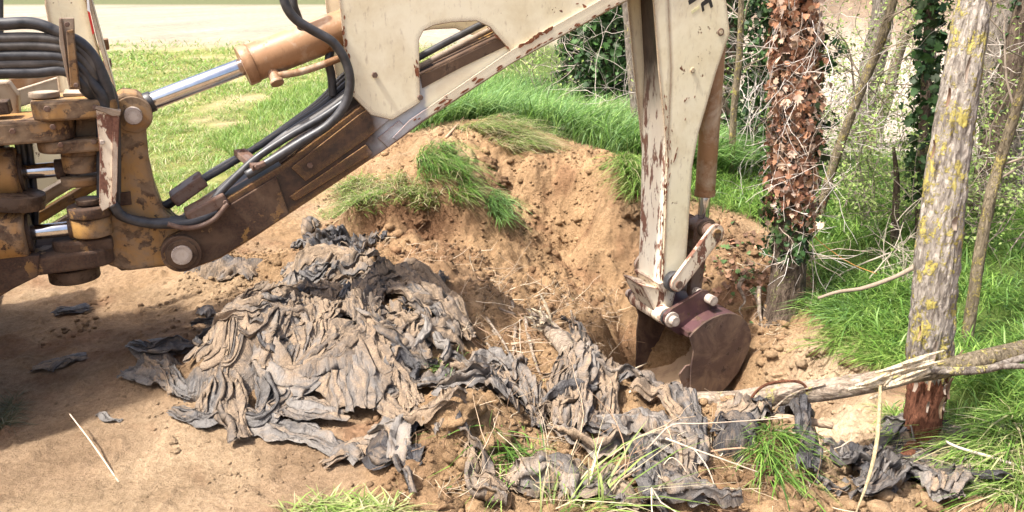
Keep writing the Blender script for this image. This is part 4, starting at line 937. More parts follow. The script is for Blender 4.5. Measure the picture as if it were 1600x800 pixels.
heap('arched roll of grey plastic sheeting beside the largest plastic heap, behind it to the right', (650, 560),
     [((640, 525), .14, .12, 0, .065, D(dust=.5))],
     [([(556, 520), (560, 478), (595, 452), (640, 456), (690, 492), (740, 545)], .12, 3, .05, D(dust=.45, tone=.45, off=.10, hump=.03, taper=(.7, 1, .6))),
      ([(575, 545), (570, 500), (600, 470), (660, 480), (715, 540)], .12, 4, .045, D(dust=.42, tone=.4, off=.09)),
      ([(590, 445), (640, 442), (690, 470), (735, 525)], .10, 3, .04, D(dust=.85, tone=.6, off=.09, hump=.02)),
      ([(610, 490), (635, 525), (645, 560)], .10, 3, .05, D(dust=.4, off=.08)),
      ([(650, 500), (668, 530), (690, 560)], .08, 2, .05, D(dust=.55, off=.08)),
      ([(560, 575), (620, 583), (680, 575)], .09, 3, .04, D(dust=.5, off=.04)),
      ([(600, 620), (650, 618), (690, 600), (708, 580)], .11, 3, .04, D(dust=.02, tone=.08, off=.05)),
      ([(590, 600), (600, 640), (640, 660), (690, 650)], .10, 3, .04, D(dust=.5, off=.04))], scraps=(6, [(575, 470), (640, 450), (720, 530), (720, 560), (640, 640), (570, 600)], .5, .4))
heap('black crumpled bundle of plastic film lying highest up behind the plastic heaps', (530, 405),
     [((525, 392), .17, .16, .2, .09, D(dust=.18, tone=.2, f=14))],
     [([(552, 408), (568, 390), (586, 376)], .14, 4, .06, D(dust=.2, tone=.3, off=.08)), ([(485, 402), (505, 380), (540, 374)], .10, 3, .06, D(dust=.1, tone=.2, off=.07))], scraps=(5, [(490, 385), (585, 380), (580, 410), (490, 410)], .1, .2))
heap('tan dusty band of folded film in front of the black bundle', (520, 440),
     [((480, 455), .16, .10, 0, .06, D(dust=.5))],
     [([(450, 440), (490, 418), (540, 415), (592, 442)], .15, 4, .04, D(dust=.75, tone=.7, off=.06, hump=.03)), ([(445, 425), (460, 440), (455, 462)], .09, 3, .05, D(dust=.35, off=.05)),
      ([(500, 445), (540, 452), (556, 480)], .10, 3, .05, D(dust=.5, off=.05))], scraps=(7, [(450, 430), (590, 430), (560, 480), (460, 470)], .6, .5))
heap('half-buried dark plastic scraps on the soil beside the boom pivot', (350, 435),
     [((350, 420), .22, .12, .1, .05, D(dust=.42, tone=.15))], [([(310, 425), (345, 408), (385, 415)], .10, 3, .04, D(dust=.3, tone=.12)), ([(340, 440), (370, 428), (395, 432)], .08, 3, .04, D(dust=.4, tone=.2))])
heap('ragged upright bundle of grey film standing left of the bucket', (900, 680),
     [((910, 620), .09, .11, 0, .05, D(dust=.6))],
     [([(905, 540), (898, 580), (885, 630), (872, 682)], .12, 4, .055, D(dust=.55, tone=.6, off=.10)), ([(930, 555), (945, 600), (950, 650), (935, 690)], .11, 3, .055, D(dust=.5, tone=.4, off=.09)),
      ([(918, 545), (918, 590), (912, 640), (905, 690)], .12, 4, .05, D(dust=.4, tone=.7, off=.12)), ([(890, 560), (870, 600), (858, 650)], .07, 3, .05, D(dust=.5, off=.07)), ([(868, 655), (900, 672), (940, 665)], .07, 2, .05, D(dust=.2, tone=.2, off=.05))], scraps=(8, [(905, 545), (935, 560), (945, 680), (880, 680)], .45, .5))
heap('small twisted film scrap left of the upright grey bundle', (838, 665), [], [([(838, 612), (828, 640), (836, 672)], .07, 3, .05, D(dust=.25, tone=.4, off=.06)), ([(842, 625), (846, 650), (842, 676)], .05, 2, .05, D(dust=.3, tone=.3, off=.05))])
heap('soil-filled curl of dark film in the middle, above the green tuft', (770, 620),
     [((770, 610), .14, .12, 0, .05, D(dust=.8, tone=.4))], [([(722, 590), (750, 574), (785, 582), (815, 612), (832, 650)], .07, 3, .05, D(dust=.18, tone=.35, off=.09)), ([(800, 590), (822, 612), (812, 640)], .06, 2, .04, D(dust=.4, off=.06)), ([(735, 600), (770, 605), (800, 640)], .10, 3, .04, D(dust=.7, off=.06))], scraps=(5, [(725, 590), (800, 585), (830, 640), (760, 640)], .5, .4))
heap('tangled grey film spilling to the bottom edge, below the log', (1010, 740),
     [((1035, 735), .12, .10, 0, .05, D(dust=.3))],
     [([(945, 690), (990, 678), (1050, 690), (1080, 740)], .12, 3, .05, D(dust=.3, tone=.7, off=.08)), ([(1030, 680), (1060, 715), (1068, 770)], .12, 4, .05, D(dust=.25, tone=.75, off=.09)),
      ([(985, 700), (1010, 745), (1040, 790)], .12, 4, .05, D(dust=.15, tone=.25, off=.08)), ([(940, 740), (965, 770), (1000, 805)], .09, 3, .045, D(dust=.55, tone=.7, off=.05)), ([(890, 735), (925, 765), (940, 790)], .08, 3, .04, D(dust=.35, tone=.4, off=.05)),
      ([(1065, 670), (1085, 700), (1090, 740)], .08, 3, .05, D(dust=.3, tone=.6, off=.08)), ([(930, 680), (960, 690), (990, 720)], .09, 3, .05, D(dust=.5, tone=.8, off=.06))], scraps=(5, [(930, 690), (1040, 675), (1085, 710), (1080, 790), (940, 795), (900, 750)], .4, .6))
heap('dark film band sagging along the near side of the fallen log', (1060, 650), [], [([(962, 612), (1010, 612), (1050, 628), (1076, 665), (1090, 705)], .08, 3, .04, D(dust=.2, tone=.3, off=.10)), ([(985, 625), (1030, 632), (1062, 668)], .07, 3, .04, D(dust=.6, tone=.4, off=.08))])
heap('weathered grey film strip hanging down right of the grass tuft under the log', (1255, 740), [], [([(1180, 650), (1225, 646), (1250, 668), (1258, 705), (1262, 760)], .09, 4, .03, D(dust=.12, tone=.25, off=.12, taper=(.8, 1, .8))), ([(1120, 660), (1160, 655), (1200, 655)], .09, 3, .04, D(dust=.55, tone=.8, off=.08))])
heap('black film piece half under soil below the log, left of the grass tuft', (1150, 690), [((1150, 690), .10, .07, 0, .06, D(dust=.05, tone=.05, off=.05))], [([(1115, 690), (1140, 676), (1180, 688)], .06, 2, .04, D(dust=.1, tone=.1, off=.08))])
heap('layers of torn grey film wrapped round the foot of the lichen tree', (1420, 760),
     [((1425, 738), .24, .16, .3, .08, D(dust=.2, tone=.3, off=.07))],
     [([(1488, 690), (1440, 700), (1390, 720), (1335, 752)], .17, 6, .04, D(dust=.12, tone=.3, off=.10)), ([(1478, 712), (1420, 735), (1370, 765), (1335, 775)], .17, 6, .04, D(dust=.2, tone=.5, off=.09)),
      ([(1482, 688), (1488, 720), (1480, 760), (1470, 795)], .16, 5, .05, D(dust=.25, tone=.6, off=.11)), ([(1450, 740), (1460, 770), (1480, 800)], .14, 4, .05, D(dust=.3, tone=.6, off=.08)), ([(1400, 730), (1370, 745), (1345, 740)], .12, 4, .05, D(dust=.1, tone=.3, off=.09)),
      ([(1425, 715), (1445, 740), (1490, 745)], .12, 4, .05, D(dust=.35, tone=.7, off=.10)), ([(1330, 770), (1300, 772), (1280, 765)], .07, 2, .04, D(dust=.1, tone=.1, off=.03))], scraps=(12, [(1480, 690), (1490, 780), (1350, 770), (1340, 745), (1420, 705)], .2, .45))
heap('long half-buried film edge on the soil lip at the bottom', (600, 690), [],
     [([(505, 730), (560, 708), (620, 690), (665, 655), (700, 638)], .09, 3, .035, D(dust=.6, tone=.5, off=.03)), ([(520, 722), (545, 715), (560, 728)], .07, 2, .04, D(dust=.2, tone=.4, off=.03)), ([(655, 660), (680, 648), (690, 680)], .07, 2, .04, D(dust=.4, tone=.6, off=.04))], scraps=(2, [(505, 730), (620, 685), (700, 640), (660, 690), (560, 735)], .5, .4))
heap('dusty film strip at the bottom edge, left of the long grass blades', (800, 770), [], [([(738, 705), (732, 735), (748, 765)], .05, 2, .04, D(dust=.7, tone=.5, off=.03)), ([(735, 740), (780, 765), (830, 775), (870, 765)], .05, 2, .04, D(dust=.7, tone=.55, off=.02))], scraps=(2, [(730, 720), (890, 750), (890, 795), (740, 790)], .5, .5))
heap('flat dark film scrap on bare soil at the left edge', (90, 570), [], [([(50, 580), (85, 572), (135, 560)], .09, 3, .02, D(dust=.35, tone=.15, off=.01)), ([(80, 582), (100, 570), (120, 566)], .05, 2, .02, D(dust=.1, tone=.05, off=.02))])
heap('dark film scrap in the shade below the machine', (110, 490), [], [([(85, 494), (110, 488), (140, 486)], .09, 3, .03, D(dust=.25, tone=.05, off=.02))])
heap('single small black film scrap right of the arched roll', (682, 455), [], [([(672, 465), (682, 445), (695, 440)], .08, 2, .05, D(dust=.0, tone=.05, off=.05))])
heap('tiny blue grey film shreds on the foreground soil', (165, 655), [], [([(150, 648), (165, 652), (190, 660)], .02, 1, .008, D(dust=.2, tone=.6, off=.006))])
heap('dark scrap of film poking from soil behind the large heap', (322, 492), [], [([(312, 494), (322, 486), (332, 494)], .06, 2, .04, D(dust=.2, tone=.2, off=.02))])
heap('brown flap of film standing in soil left of the black bundle', (487, 362), [], [([(476, 370), (485, 356), (498, 354)], .12, 3, .06, D(dust=.5, tone=.3, off=.04))])
# ------------------------------------------------------------------ trees
def pxr(px, u, v, Y):            # a width in photo pixels at that place -> radius in metres
    p = at(u, v, Y); return px / 2 / FPX * np.dot(p - CAMP, FW)
def barkf(seed, ridges=9, amp=.10, lump=.12):
    def f(s, th, P):
        z = P[:, 2][:, None]
        a = noise2(np.cos(th) * ridges * .35 + z * 1.3 + seed, np.sin(th) * ridges * .35 + z * 5.0, seed)
        b = fbm2(np.cos(th) * 1.2 + z * 1.7 + seed * 2, np.sin(th) * 1.2 + z * .9, 3, seed + 3)
        c = np.abs(noise2(th * ridges / 2 + 2.5 * noise2(z * 5, th * 1.0, seed + 8), z * 7 + th * 0, seed + 5))
        return 1 + amp * .5 * a + lump * b - amp * .8 * (1 - c * 1.8).clip(0, 1)
    return f
def trunk_mesh(pts, widths, seed, n=70, seg=24, ridges=9, amp=.10, lump=.10):
    P = np.array([at(*p) for p in pts]); r = np.array([pxr(wd, *p) for wd, p in zip(widths, pts)])
    return tube(P, r, seg, n, barkf(seed, ridges, amp, lump))
def make_tree(name, label, pts, widths, mat, seed, cat='tree', group=None, n=70, seg=24, ridges=9, amp=.1, lump=.1):
    V, F = trunk_mesh(pts, widths, seed, n, seg, ridges, amp, lump)
    b = at(*pts[0]); t = thing(name, tuple(b), label, cat, group)
    link('trunk', tri_mesh('trunk', V - b, F), mat, t)
    return t, b
def twig(mb, p0, d, ln, r, rs, depth=2, curl=.6, kids=4, colr=(.25, .2, .16), tips=None, up=.0, seg=4):
    """a crooked bare twig with side shoots"""
    n = max(4, int(ln / .06)); P = [np.array(p0, float)]; d = np.array(d, float); d /= np.linalg.norm(d)
    for i in range(n):
        d = d + rs.normal(0, curl * .35, 3) + np.array([0, 0, up * .1]); d /= np.linalg.norm(d); P.append(P[-1] + d * ln / n)
    P = np.array(P); V, F = tube(P, np.linspace(r, r * .35, len(P)), seg, None, None, False); mb.add(V, F, np.array(colr) * (.75 + .5 * rs.random()))
    if tips is not None: tips.extend([(p, d) for p in P[1:]])
    if depth > 0:
        for k in range(kids):
            i = rs.integers(1, len(P) - 1); dd = d + rs.normal(0, .8, 3); twig(mb, P[i], dd, ln * rs.uniform(.35, .65), r * .55, rs, depth - 1, curl, max(2, kids - 1), colr, tips, up, seg)
IVY = np.array([(0, -.5, 0), (.30, -.42, .04), (.52, -.08, .10), (.26, .02, .03), (.34, .30, .10), (.10, .22, .02), (0, .62, .08), (-.10, .22, .02), (-.34, .30, .10), (-.26, .02, .03), (-.52, -.08, .10), (-.30, -.42, .04), (0, 0, 0)])
IVYF = np.array([(12, i, (i + 1) % 12) for i in range(12)])
LEAF = np.array([(0, -.5, 0), (.26, -.05, .07), (0, .55, .02), (-.26, -.05, .07)]); LEAFF = np.array([(0, 1, 2), (0, 2, 3)])
def leaves(mb, pos, size, nrm, rs, cols, shape=None, jit=.7):
    """scatter leaf shapes at pos (k,3) facing roughly nrm (k,3)"""
    SV, SF = (IVY, IVYF) if shape is None else shape
    k = len(pos); nrm = nrm + rs.normal(0, jit, (k, 3)); nrm /= np.linalg.norm(nrm, axis=1)[:, None] + 1e-9
    a = np.cross(nrm, rs.normal(0, 1, (k, 3))); a /= np.linalg.norm(a, axis=1)[:, None] + 1e-9; b = np.cross(nrm, a)
    sz = size * rs.uniform(.45, 1.4, k)
    V = pos[:, None, :] + sz[:, None, None] * (SV[None, :, 0:1] * a[:, None, :] + SV[None, :, 1:2] * b[:, None, :] + SV[None, :, 2:3] * nrm[:, None, :] * rs.uniform(-1.5, 3, (k, 1, 1)))
    F = (SF[None] + (np.arange(k) * len(SV))[:, None, None]).reshape(-1, 3)
    cols = np.asarray(cols); c = cols[rs.integers(0, len(cols), k)] * rs.uniform(.65, 1.25, (k, 1))
    mb.add(V.reshape(-1, 3), F, np.repeat(c, len(SV), axis=0))
def crown_above(t, b, top, rs, n, spread, leafcol, part='crown', size=.05):
    """limbs and spring leaves above the frame, so that the tree is whole and throws a thin shade"""
    mb = MB(); tips = []
    for k in range(n):
        d = np.array([rs.normal(0, .6), rs.normal(0, .6), 1.0]); twig(mb, top + np.array([0, 0, rs.uniform(-.3, .4)]), d, rs.uniform(.8, 1.6) * spread, .03, rs, 2, .35, 4, (.22, .18, .14), tips)
    o = mb.build('limb', M['twig'], t, b); o['kind'] = 'stuff'
    tp = np.array([p for p, _ in tips]); tp = tp[rs.integers(0, len(tp), len(tp) // 7)] + rs.normal(0, .05, (len(tp) // 7, 3))
    lb = MB(); leaves(lb, tp, size, np.tile([0, 0, 1.], (len(tp), 1)), rs, leafcol, (LEAF, LEAFF)); o = lb.build(part, M['leaf'], t, b); o['kind'] = 'stuff'
SPRING = [(.19, .27, .06), (.25, .34, .09), (.15, .23, .05), (.32, .40, .13)]
DARKIVY = [(.025, .06, .02), (.04, .09, .025), (.06, .12, .035), (.03, .05, .018)]
DRY = [(.34, .17, .095), (.43, .25, .155), (.27, .13, .08), (.52, .37, .26), (.19, .10, .065), (.38, .19, .11), (.46, .34, .26)]

# lichen tree, close on the right; bark torn from its foot
rs = np.random.default_rng(11)
lt, lb_ = make_tree('lichen_tree', 'grey tree trunk with yellow lichen, nearest on the right, bark stripped at its foot', [(1452, 590, 3.0), (1452, 560, 3.0), (1458, 480, 3.0), (1467, 380, 3.0), (1484, 240, 3.02), (1503, 120, 3.05), (1523, 0, 3.1), (1546, -130, 3.15), (1560, -420, 3.2)],
                     [58, 68, 66, 66, 61, 57, 52, 47, 36], M['bark_lichen'], 5, n=260, seg=80, ridges=26, amp=.13, lump=.09)
V, F = trunk_mesh([(1438, 760, 2.98), (1440, 700, 2.98), (1443, 650, 2.99), (1450, 600, 3.0), (1453, 560, 3.0)], [84, 58, 56, 60, 62], 9, 60, 36, 16, .12, .14)
link('stripped_foot', tri_mesh('stripped_foot', V - lb_, F), M['bark_stripped'], lt)['label'] = 'reddish brown wood where the bark is torn off'
for k, (pts, wd) in enumerate([([(1430, 700, 2.9), (1412, 726, 2.82), (1396, 752, 2.74), (1385, 785, 2.66)], [30, 30, 24, 20]), ([(1445, 710, 2.88), (1452, 745, 2.8), (1450, 790, 2.7)], [26, 24, 20])]):
    V, F = trunk_mesh(pts, wd, 20 + k, 24, 14, 7, .1, .15); link('root', tri_mesh('root', V - lb_, F), M['bark_stripped'], lt)
fl = MB()     # loose bark flakes curling off
for k in range(16):
    u = rs.uniform(1418, 1490); v = rs.choice([rs.uniform(505, 640), rs.uniform(60, 600)], p=[.6, .4]); ax = np.interp(v, [0, 120, 240, 380, 560, 700], [1516, 1497, 1480, 1466, 1452, 1440]); hw_ = np.interp(v, [0, 380, 560, 620, 700], [28, 36, 37, 29, 27])
    f = rs.uniform(-.95, .8); rad = pxr(hw_ * 2, ax, v, 3.0); c = at(ax, v, 3.0) + np.array([f * rad, -rad * math.sqrt(1 - f * f) - .004, 0]); nn = np.array([f, -math.sqrt(1 - f * f), 0]); tt = np.array([-nn[1], nn[0], 0])
    wv, hv = rs.uniform(.005, .012), rs.uniform(.02, .06); nq = 5; zz_ = np.linspace(-1, 1, nq); vv = []
    for q in range(nq):
        for sgn in (-1, 0, 1): vv.append(c + tt * sgn * wv * (1 - .4 * abs(zz_[q])) + np.array([0, 0, zz_[q] * hv]) + nn * (.012 * zz_[q] ** 2 + .006 * abs(sgn)))
    ff = [(q * 3 + s_, q * 3 + s_ + 1, q * 3 + s_ + 4, q * 3 + s_ + 3) for q in range(nq - 1) for s_ in (0, 1)]
    fl.add(vv, ff, np.array([(.24, .19, .15), (.26, .18, .11), (.16, .10, .07)][rs.integers(0, 3)]))
o = fl.build('bark_flakes', M['twig'], lt, lb_); o['kind'] = 'stuff'
crown_above(lt, lb_, at(1560, -420, 3.2), rs, 7, 1.6, SPRING)

# tree wrapped in dead ivy
rs = np.random.default_rng(12)
IP = [(1222, 520, 4.72), (1224, 490, 4.75), (1232, 420, 4.78), (1238, 300, 4.8), (1243, 150, 4.8), (1246, 0, 4.82), (1250, -200, 4.85), (1256, -420, 4.9)]
IW = [92, 66, 56, 52, 52, 50, 46, 40]
it, ib = make_tree('ivy_tree', 'tree trunk wrapped in rust-brown dead ivy leaves, rooted at the pit edge', IP, IW, M['bark_dark'], 31, n=110, seg=28, ridges=12, amp=.14, lump=.12)
Pi = crom(np.array([np.append(at(*p), pxr(wd, *p)) for p, wd in zip(IP, IW)]), 200)
def around(zlo, zhi, n, extra, rs, bias=None):
    idx = np.where((Pi[:, 2] > zlo) & (Pi[:, 2] < zhi))[0]; i = rs.choice(idx, n)
    th = rs.uniform(0, 2 * math.pi, n) if bias is None else rs.normal(bias[0], bias[1], n)
    nr = np.column_stack([np.cos(th), np.sin(th), np.zeros(n)])
    rr = Pi[i, 3] + np.abs(rs.normal(0, extra, n)) + .004
    lum = 1 + .45 * noise2(th * 1.3, Pi[i, 2] * 5, 71)
    return Pi[i, :3] + nr * (rr * lum)[:, None] + np.column_stack([np.zeros((n, 2)), rs.uniform(-.02, .02, n)]), nr
zt = at(1243, -60, 4.8)[2]; zb = at(1236, 345, 4.8)[2]; zg = at(1232, 400, 4.78)[2]
pos, nr = around(zb, zt + 1.2, 5200, .026, rs); mb = MB(); leaves(mb, pos, .040, nr, rs, DRY, jit=.55); o = mb.build('ivy_leaves', M['dry_leaf'], it, ib); o['kind'] = 'stuff'
# the foremost dead leaves, one by one
lm = []
for c in DRY:
    l = MB(); l.add(IVY * np.array([1, 1, 1.6]), IVYF, np.array(c)); V = l.V[0]; me = tri_mesh('leaf', V, IVYF, False, np.tile(c, (len(V), 1))); me.materials.append(M['dry_leaf']); lm.append(me)
pos, nr = around(zb, zt, 260, .034, rs, (-math.pi / 2, .9))
for p, nv in zip(pos, nr):
    o = bpy.data.objects.new('leaf', lm[rs.integers(0, len(lm))]); C.objects.link(o); o.parent = it; o.location = Vector(p - ib + nv * .02)
    q = Vector(nv + rs.normal(0, .45, 3)).to_track_quat('Z', 'Y'); o.rotation_mode = 'QUATERNION'; o.rotation_quaternion = q @ Vector((0, 0, 1)).to_track_quat('Z', 'Y'); o.scale = [rs.uniform(.022, .062)] * 3
pos, nr = around(zg, zb + .15, 420, .03, rs); mb = MB(); leaves(mb, pos, .040, nr, rs, DARKIVY + [(.1, .17, .05), (.14, .2, .07)]); o = mb.build('green_ivy_leaves', M['leaf'], it, ib); o['kind'] = 'stuff'
pos, nr = around(at(1243, 260, 4.8)[2], at(1243, 60, 4.8)[2], 240, .05, rs, (-.1, .4)); mb = MB(); leaves(mb, pos, .05, nr, rs, DARKIVY); o = mb.build('green_ivy_leaves', M['leaf'], it, ib); o['kind'] = 'stuff'
mb = MB()
for k in range(120):
    pos, nr = around(zg, zt, 1, .02, rs, (-math.pi / 2, 1.0)); twig(mb, pos[0] + nr[0] * .02, np.array([rs.normal(0, .7), -.15, rs.normal(.1, 1)]), rs.uniform(.1, .5), .003, rs, 1, .5, 2, [(.55, .50, .45), (.38, .3, .24), (.46, .4, .35)][k % 3])
o = mb.build('ivy_stems', M['twig'], it, ib); o['kind'] = 'stuff'
for k in range(9):      # roots bared by digging
    u = 1165 + k * 11 + rs.uniform(-5, 5); p0 = at(u, 445 + rs.uniform(-15, 25), 4.82); P = [p0]
    for q in range(5): P.append(P[-1] + np.array([rs.normal(0, .02), rs.uniform(-.06, .01), -rs.uniform(.03, .08)]))
    V, F = tube(P, np.linspace(rs.uniform(.008, .016), .003, 6), 6, 14); link('root', tri_mesh('root', V - ib, F), M['bark_log'], it)
crown_above(it, ib, at(1256, -420, 4.9), rs, 6, 1.5, SPRING)
# litter of dead ivy at the rim
mb = MB(); c = at(1160, 405, 5.2); k = 240; pp_ = np.column_stack([rs.normal(c[0], .16, k), rs.normal(c[1], .20, k)]); pos = np.column_stack([pp_, H(pp_[:, 0], pp_[:, 1]) + .02]); leaves(mb, pos, .04, np.tile([0, -.3, 1.], (k, 1)), rs, [(.28, .15, .09), (.36, .21, .13), (.2, .12, .08), (.09, .15, .05)])
tag(mb.build('leaf_litter', M['dry_leaf']), 'brown dead leaf litter on the pit rim left of the ivy tree', 'leaf litter', kind='stuff')

# other trunks, from near to far
spec = [
 ('sapling', 'thin lichen-yellow sapling curving up at the right edge, behind the lichen tree', [(1508, 548, 4.0), (1520, 470, 4.0), (1530, 400, 4.02), (1545, 320, 4.05), (1560, 260, 4.1), (1585, 180, 4.1), (1602, 120, 4.15), (1640, -30, 4.2), (1680, -200, 4.3)], [20, 18, 18, 17, 17, 16, 15, 12, 9], 'bark_sapling', 41),
 ('sapling', 'slender yellow lichen sapling leaning right, just behind the ivy tree', [(1262, 400, 6.0), (1276, 350, 6.0), (1300, 265, 6.0), (1322, 200, 6.0), (1352, 125, 6.0), (1378, 60, 6.0), (1398, -10, 6.0), (1415, -90, 6.0), (1420, -200, 6.0)], [15, 15, 15, 15, 15, 15, 13, 12, 9], 'bark_sapling', 42),
 ('grey_tree', 'pale grey straight trunk behind the leaning sapling', [(1330, 235, 9.5), (1345, 190, 9.5), (1360, 120, 9.5), (1376, 40, 9.5), (1386, -40, 9.5), (1395, -160, 9.5)], [34, 36, 38, 36, 34, 30], 'bark_grey', 43),
 ('grey_tree', 'brownish leaning trunk between the pale trunk and the lichen tree', [(1362, 225, 9), (1385, 160, 9), (1402, 90, 9), (1425, 30, 9), (1452, -20, 9), (1480, -100, 9)], [18, 18, 17, 16, 14, 12], 'bark_sapling', 44),
 ('grey_tree', 'thick furrowed grey trunk at the right edge, behind the curving sapling', [(1566, 400, 7.0), (1570, 372, 7.0), (1573, 330, 7.0), (1572, 250, 7.05), (1568, 150, 7.1), (1560, 40, 7.2), (1556, -60, 7.3), (1550, -200, 7.4)], [112, 92, 82, 78, 72, 64, 60, 52], 'bark_grey', 45),
 ('pole_tree', 'dark slim trunk with green ivy, left of the lichen tree', [(1434, 440, 5.6), (1438, 400, 5.6), (1440, 320, 5.6), (1444, 200, 5.6), (1450, 90, 5.7), (1456, -40, 5.7), (1460, -150, 5.8)], [18, 18, 18, 17, 16, 15, 14], 'bark_dark', 46),
 ('pole_tree', 'thin straight grey pole-like trunk between the dipper and the ivy tree', [(1141, 325, 7.0), (1143, 260, 7.0), (1147, 170, 7.0), (1155, 90, 7.0), (1158, 30, 7.0), (1160, -60, 7.0), (1166, -160, 7.0)], [11, 11, 11, 11, 10, 9, 8], 'bark_sapling', 47),
 ('grey_tree', 'pale split trunk showing left of the dipper top', [(998, 215, 7.8), (995, 170, 7.8), (988, 100, 7.8), (982, 30, 7.8), (976, -30, 7.8), (970, -160, 7.8)], [22, 20, 19, 18, 17, 15], 'bark_grey', 48),
 ('pole_tree', 'thin dark stem standing in the grass beyond the branch', [(1397, 425, 5.6), (1397, 390, 5.6), (1399, 340, 5.6), (1401, 280, 5.6), (1396, 230, 5.6)], [13, 13, 12, 9, 5], 'bark_dark', 49),
]
for i, (nm, lab, pts, wd, m, sd) in enumerate(spec):
    g0_ = at(*pts[0]); gz = float(H(g0_[0], g0_[1]))
    if g0_[2] > gz - .03:
        d = g0_.copy(); d[2] = gz - .06
        V, F = None, None
        P = np.array([d] + [at(*p) for p in pts]); r = np.array([pxr(wd[0], *pts[0]) * 1.1] + [pxr(a, *p) for a, p in zip(wd, pts)])
        V, F = tube(P, r, 24, 90, barkf(sd, 12, .12, .1))
    else:
        V, F = trunk_mesh(pts, wd, sd, 90, 24, 12, .12, .1)
    t = thing(nm, (g0_[0], g0_[1], gz), lab, 'tree'); b = np.array([g0_[0], g0_[1], gz])
    link('trunk', tri_mesh('trunk', V - b, F), M[m], t)
    rs = np.random.default_rng(60 + i); top_ = at(*pts[-1])
    if nm != 'pole_tree' or i in (5, 6):
        mb = MB(); tips = []
        for k in range(6):
            f = rs.uniform(.45, 1); j_ = f * (len(pts) - 1); a_i = int(min(j_, len(pts) - 2)); p = at(*pts[a_i]) * (1 - (j_ - a_i)) + at(*pts[a_i + 1]) * (j_ - a_i)
            twig(mb, p, np.array([rs.normal(0, 1), rs.normal(0, .5), rs.uniform(.2, 1)]), rs.uniform(.4, 1.1), .008, rs, 2, .45, 4, (.25, .2, .15), tips)
        o = mb.build('branches', M['twig'], t, b); o['kind'] = 'stuff'
        tp = np.array([p for p, _ in tips]); tp = tp[rs.integers(0, len(tp), len(tp) // 3)] + rs.normal(0, .03, (len(tp) // 3, 3)); l = MB(); leaves(l, tp, .035, np.tile([0, 0, 1.], (len(tp), 1)), rs, SPRING, (LEAF, LEAFF)); o = l.build('crown', M['leaf'], t, b); o['kind'] = 'stuff'
    if i == 5:   # ivy up the dark trunk
        P = crom(np.array([at(*p) for p in pts]), 100); n = 900; ii_ = rs.integers(25, 100, n); th = rs.uniform(0, 6.28, n); nv = np.column_stack([np.cos(th), np.sin(th), 0 * th]); l = MB(); leaves(l, P[ii_] + nv * (.05 + np.abs(rs.normal(0, .05, n)))[:, None], .06, nv, rs, DARKIVY); o = l.build('ivy_leaves', M['leaf'], t, b); o['kind'] = 'stuff'

# ivy-covered dark trees in the hedge line
def ivy_column(label, u, v0, v1, Y, wpx, n, seed, leafsz=.08):
    rs = np.random.default_rng(seed); a = at(u, v0, Y); a[2] = H(a[0], a[1]); z1 = at(u, v1, Y)[2]; rad = pxr(wpx, u, (v0 + v1) / 2, Y)
    t = thing('ivy_clad_tree', tuple(a), label, 'tree', 'ivy-clad trees in the hedge line')
    V, F = tube([a - [0, 0, .1], a + [.02, 0, (z1 - a[2]) * .5], [a[0] + .05, a[1], z1 + .3]], [.12, .1, .07], 14, 30, barkf(seed)); link('trunk', tri_mesh('trunk', V - a, F), M['bark_dark'], t)
    z = rs.uniform(a[2] + .02, z1, n); th = rs.uniform(0, 6.28, n); r = rad * np.sqrt(rs.uniform(.12, 1.0, n)) * (1 + .5 * noise2(th * 1.1 + seed, z * 2.2, seed))
    nv = np.column_stack([np.cos(th), np.sin(th), .25 + 0 * th]); l = MB(); leaves(l, np.column_stack([a[0] + np.cos(th) * r, a[1] + np.sin(th) * r, z]), leafsz, nv, rs, DARKIVY + [(.07, .15, .04)]); o = l.build('ivy_leaves', M['leaf'], t, a); o['kind'] = 'stuff'
    mb = MB()
    for k in range(40):
        zz_ = rs.uniform(a[2] + .1, z1); th_ = rs.uniform(0, 6.28); twig(mb, [a[0] + rad * .6 * math.cos(th_), a[1] + rad * .6 * math.sin(th_), zz_], [math.cos(th_), math.sin(th_), rs.normal(.2, .5)], rs.uniform(.3, .9), .005, rs, 1, .5, 3, (.42, .36, .31))
    o = mb.build('bare_twigs', M['twig'], t, a); o['kind'] = 'stuff'
ivy_column('dense dark green ivy-clad tree left of the dipper', 948, 190, -60, 10, 100, 2600, 81)
ivy_column('dark shaded ivy-clad tree under the boom, left of the denser one', 895, 165, -60, 11.5, 60, 1300, 82)
ivy_column('dark green ivy-clad tree between the dipper and the ivy tree', 1180, 300, -80, 7.6, 90, 2400, 83, .06)
ivy_column('slim dark ivy-clad tree directly right of the dipper', 1125, 260, -80, 8.2, 46, 1100, 84, .06)
ivy_column('ivy-clad stem behind the lichen tree, at its right', 1530, 330, -80, 6.6, 30, 350, 85, .05)
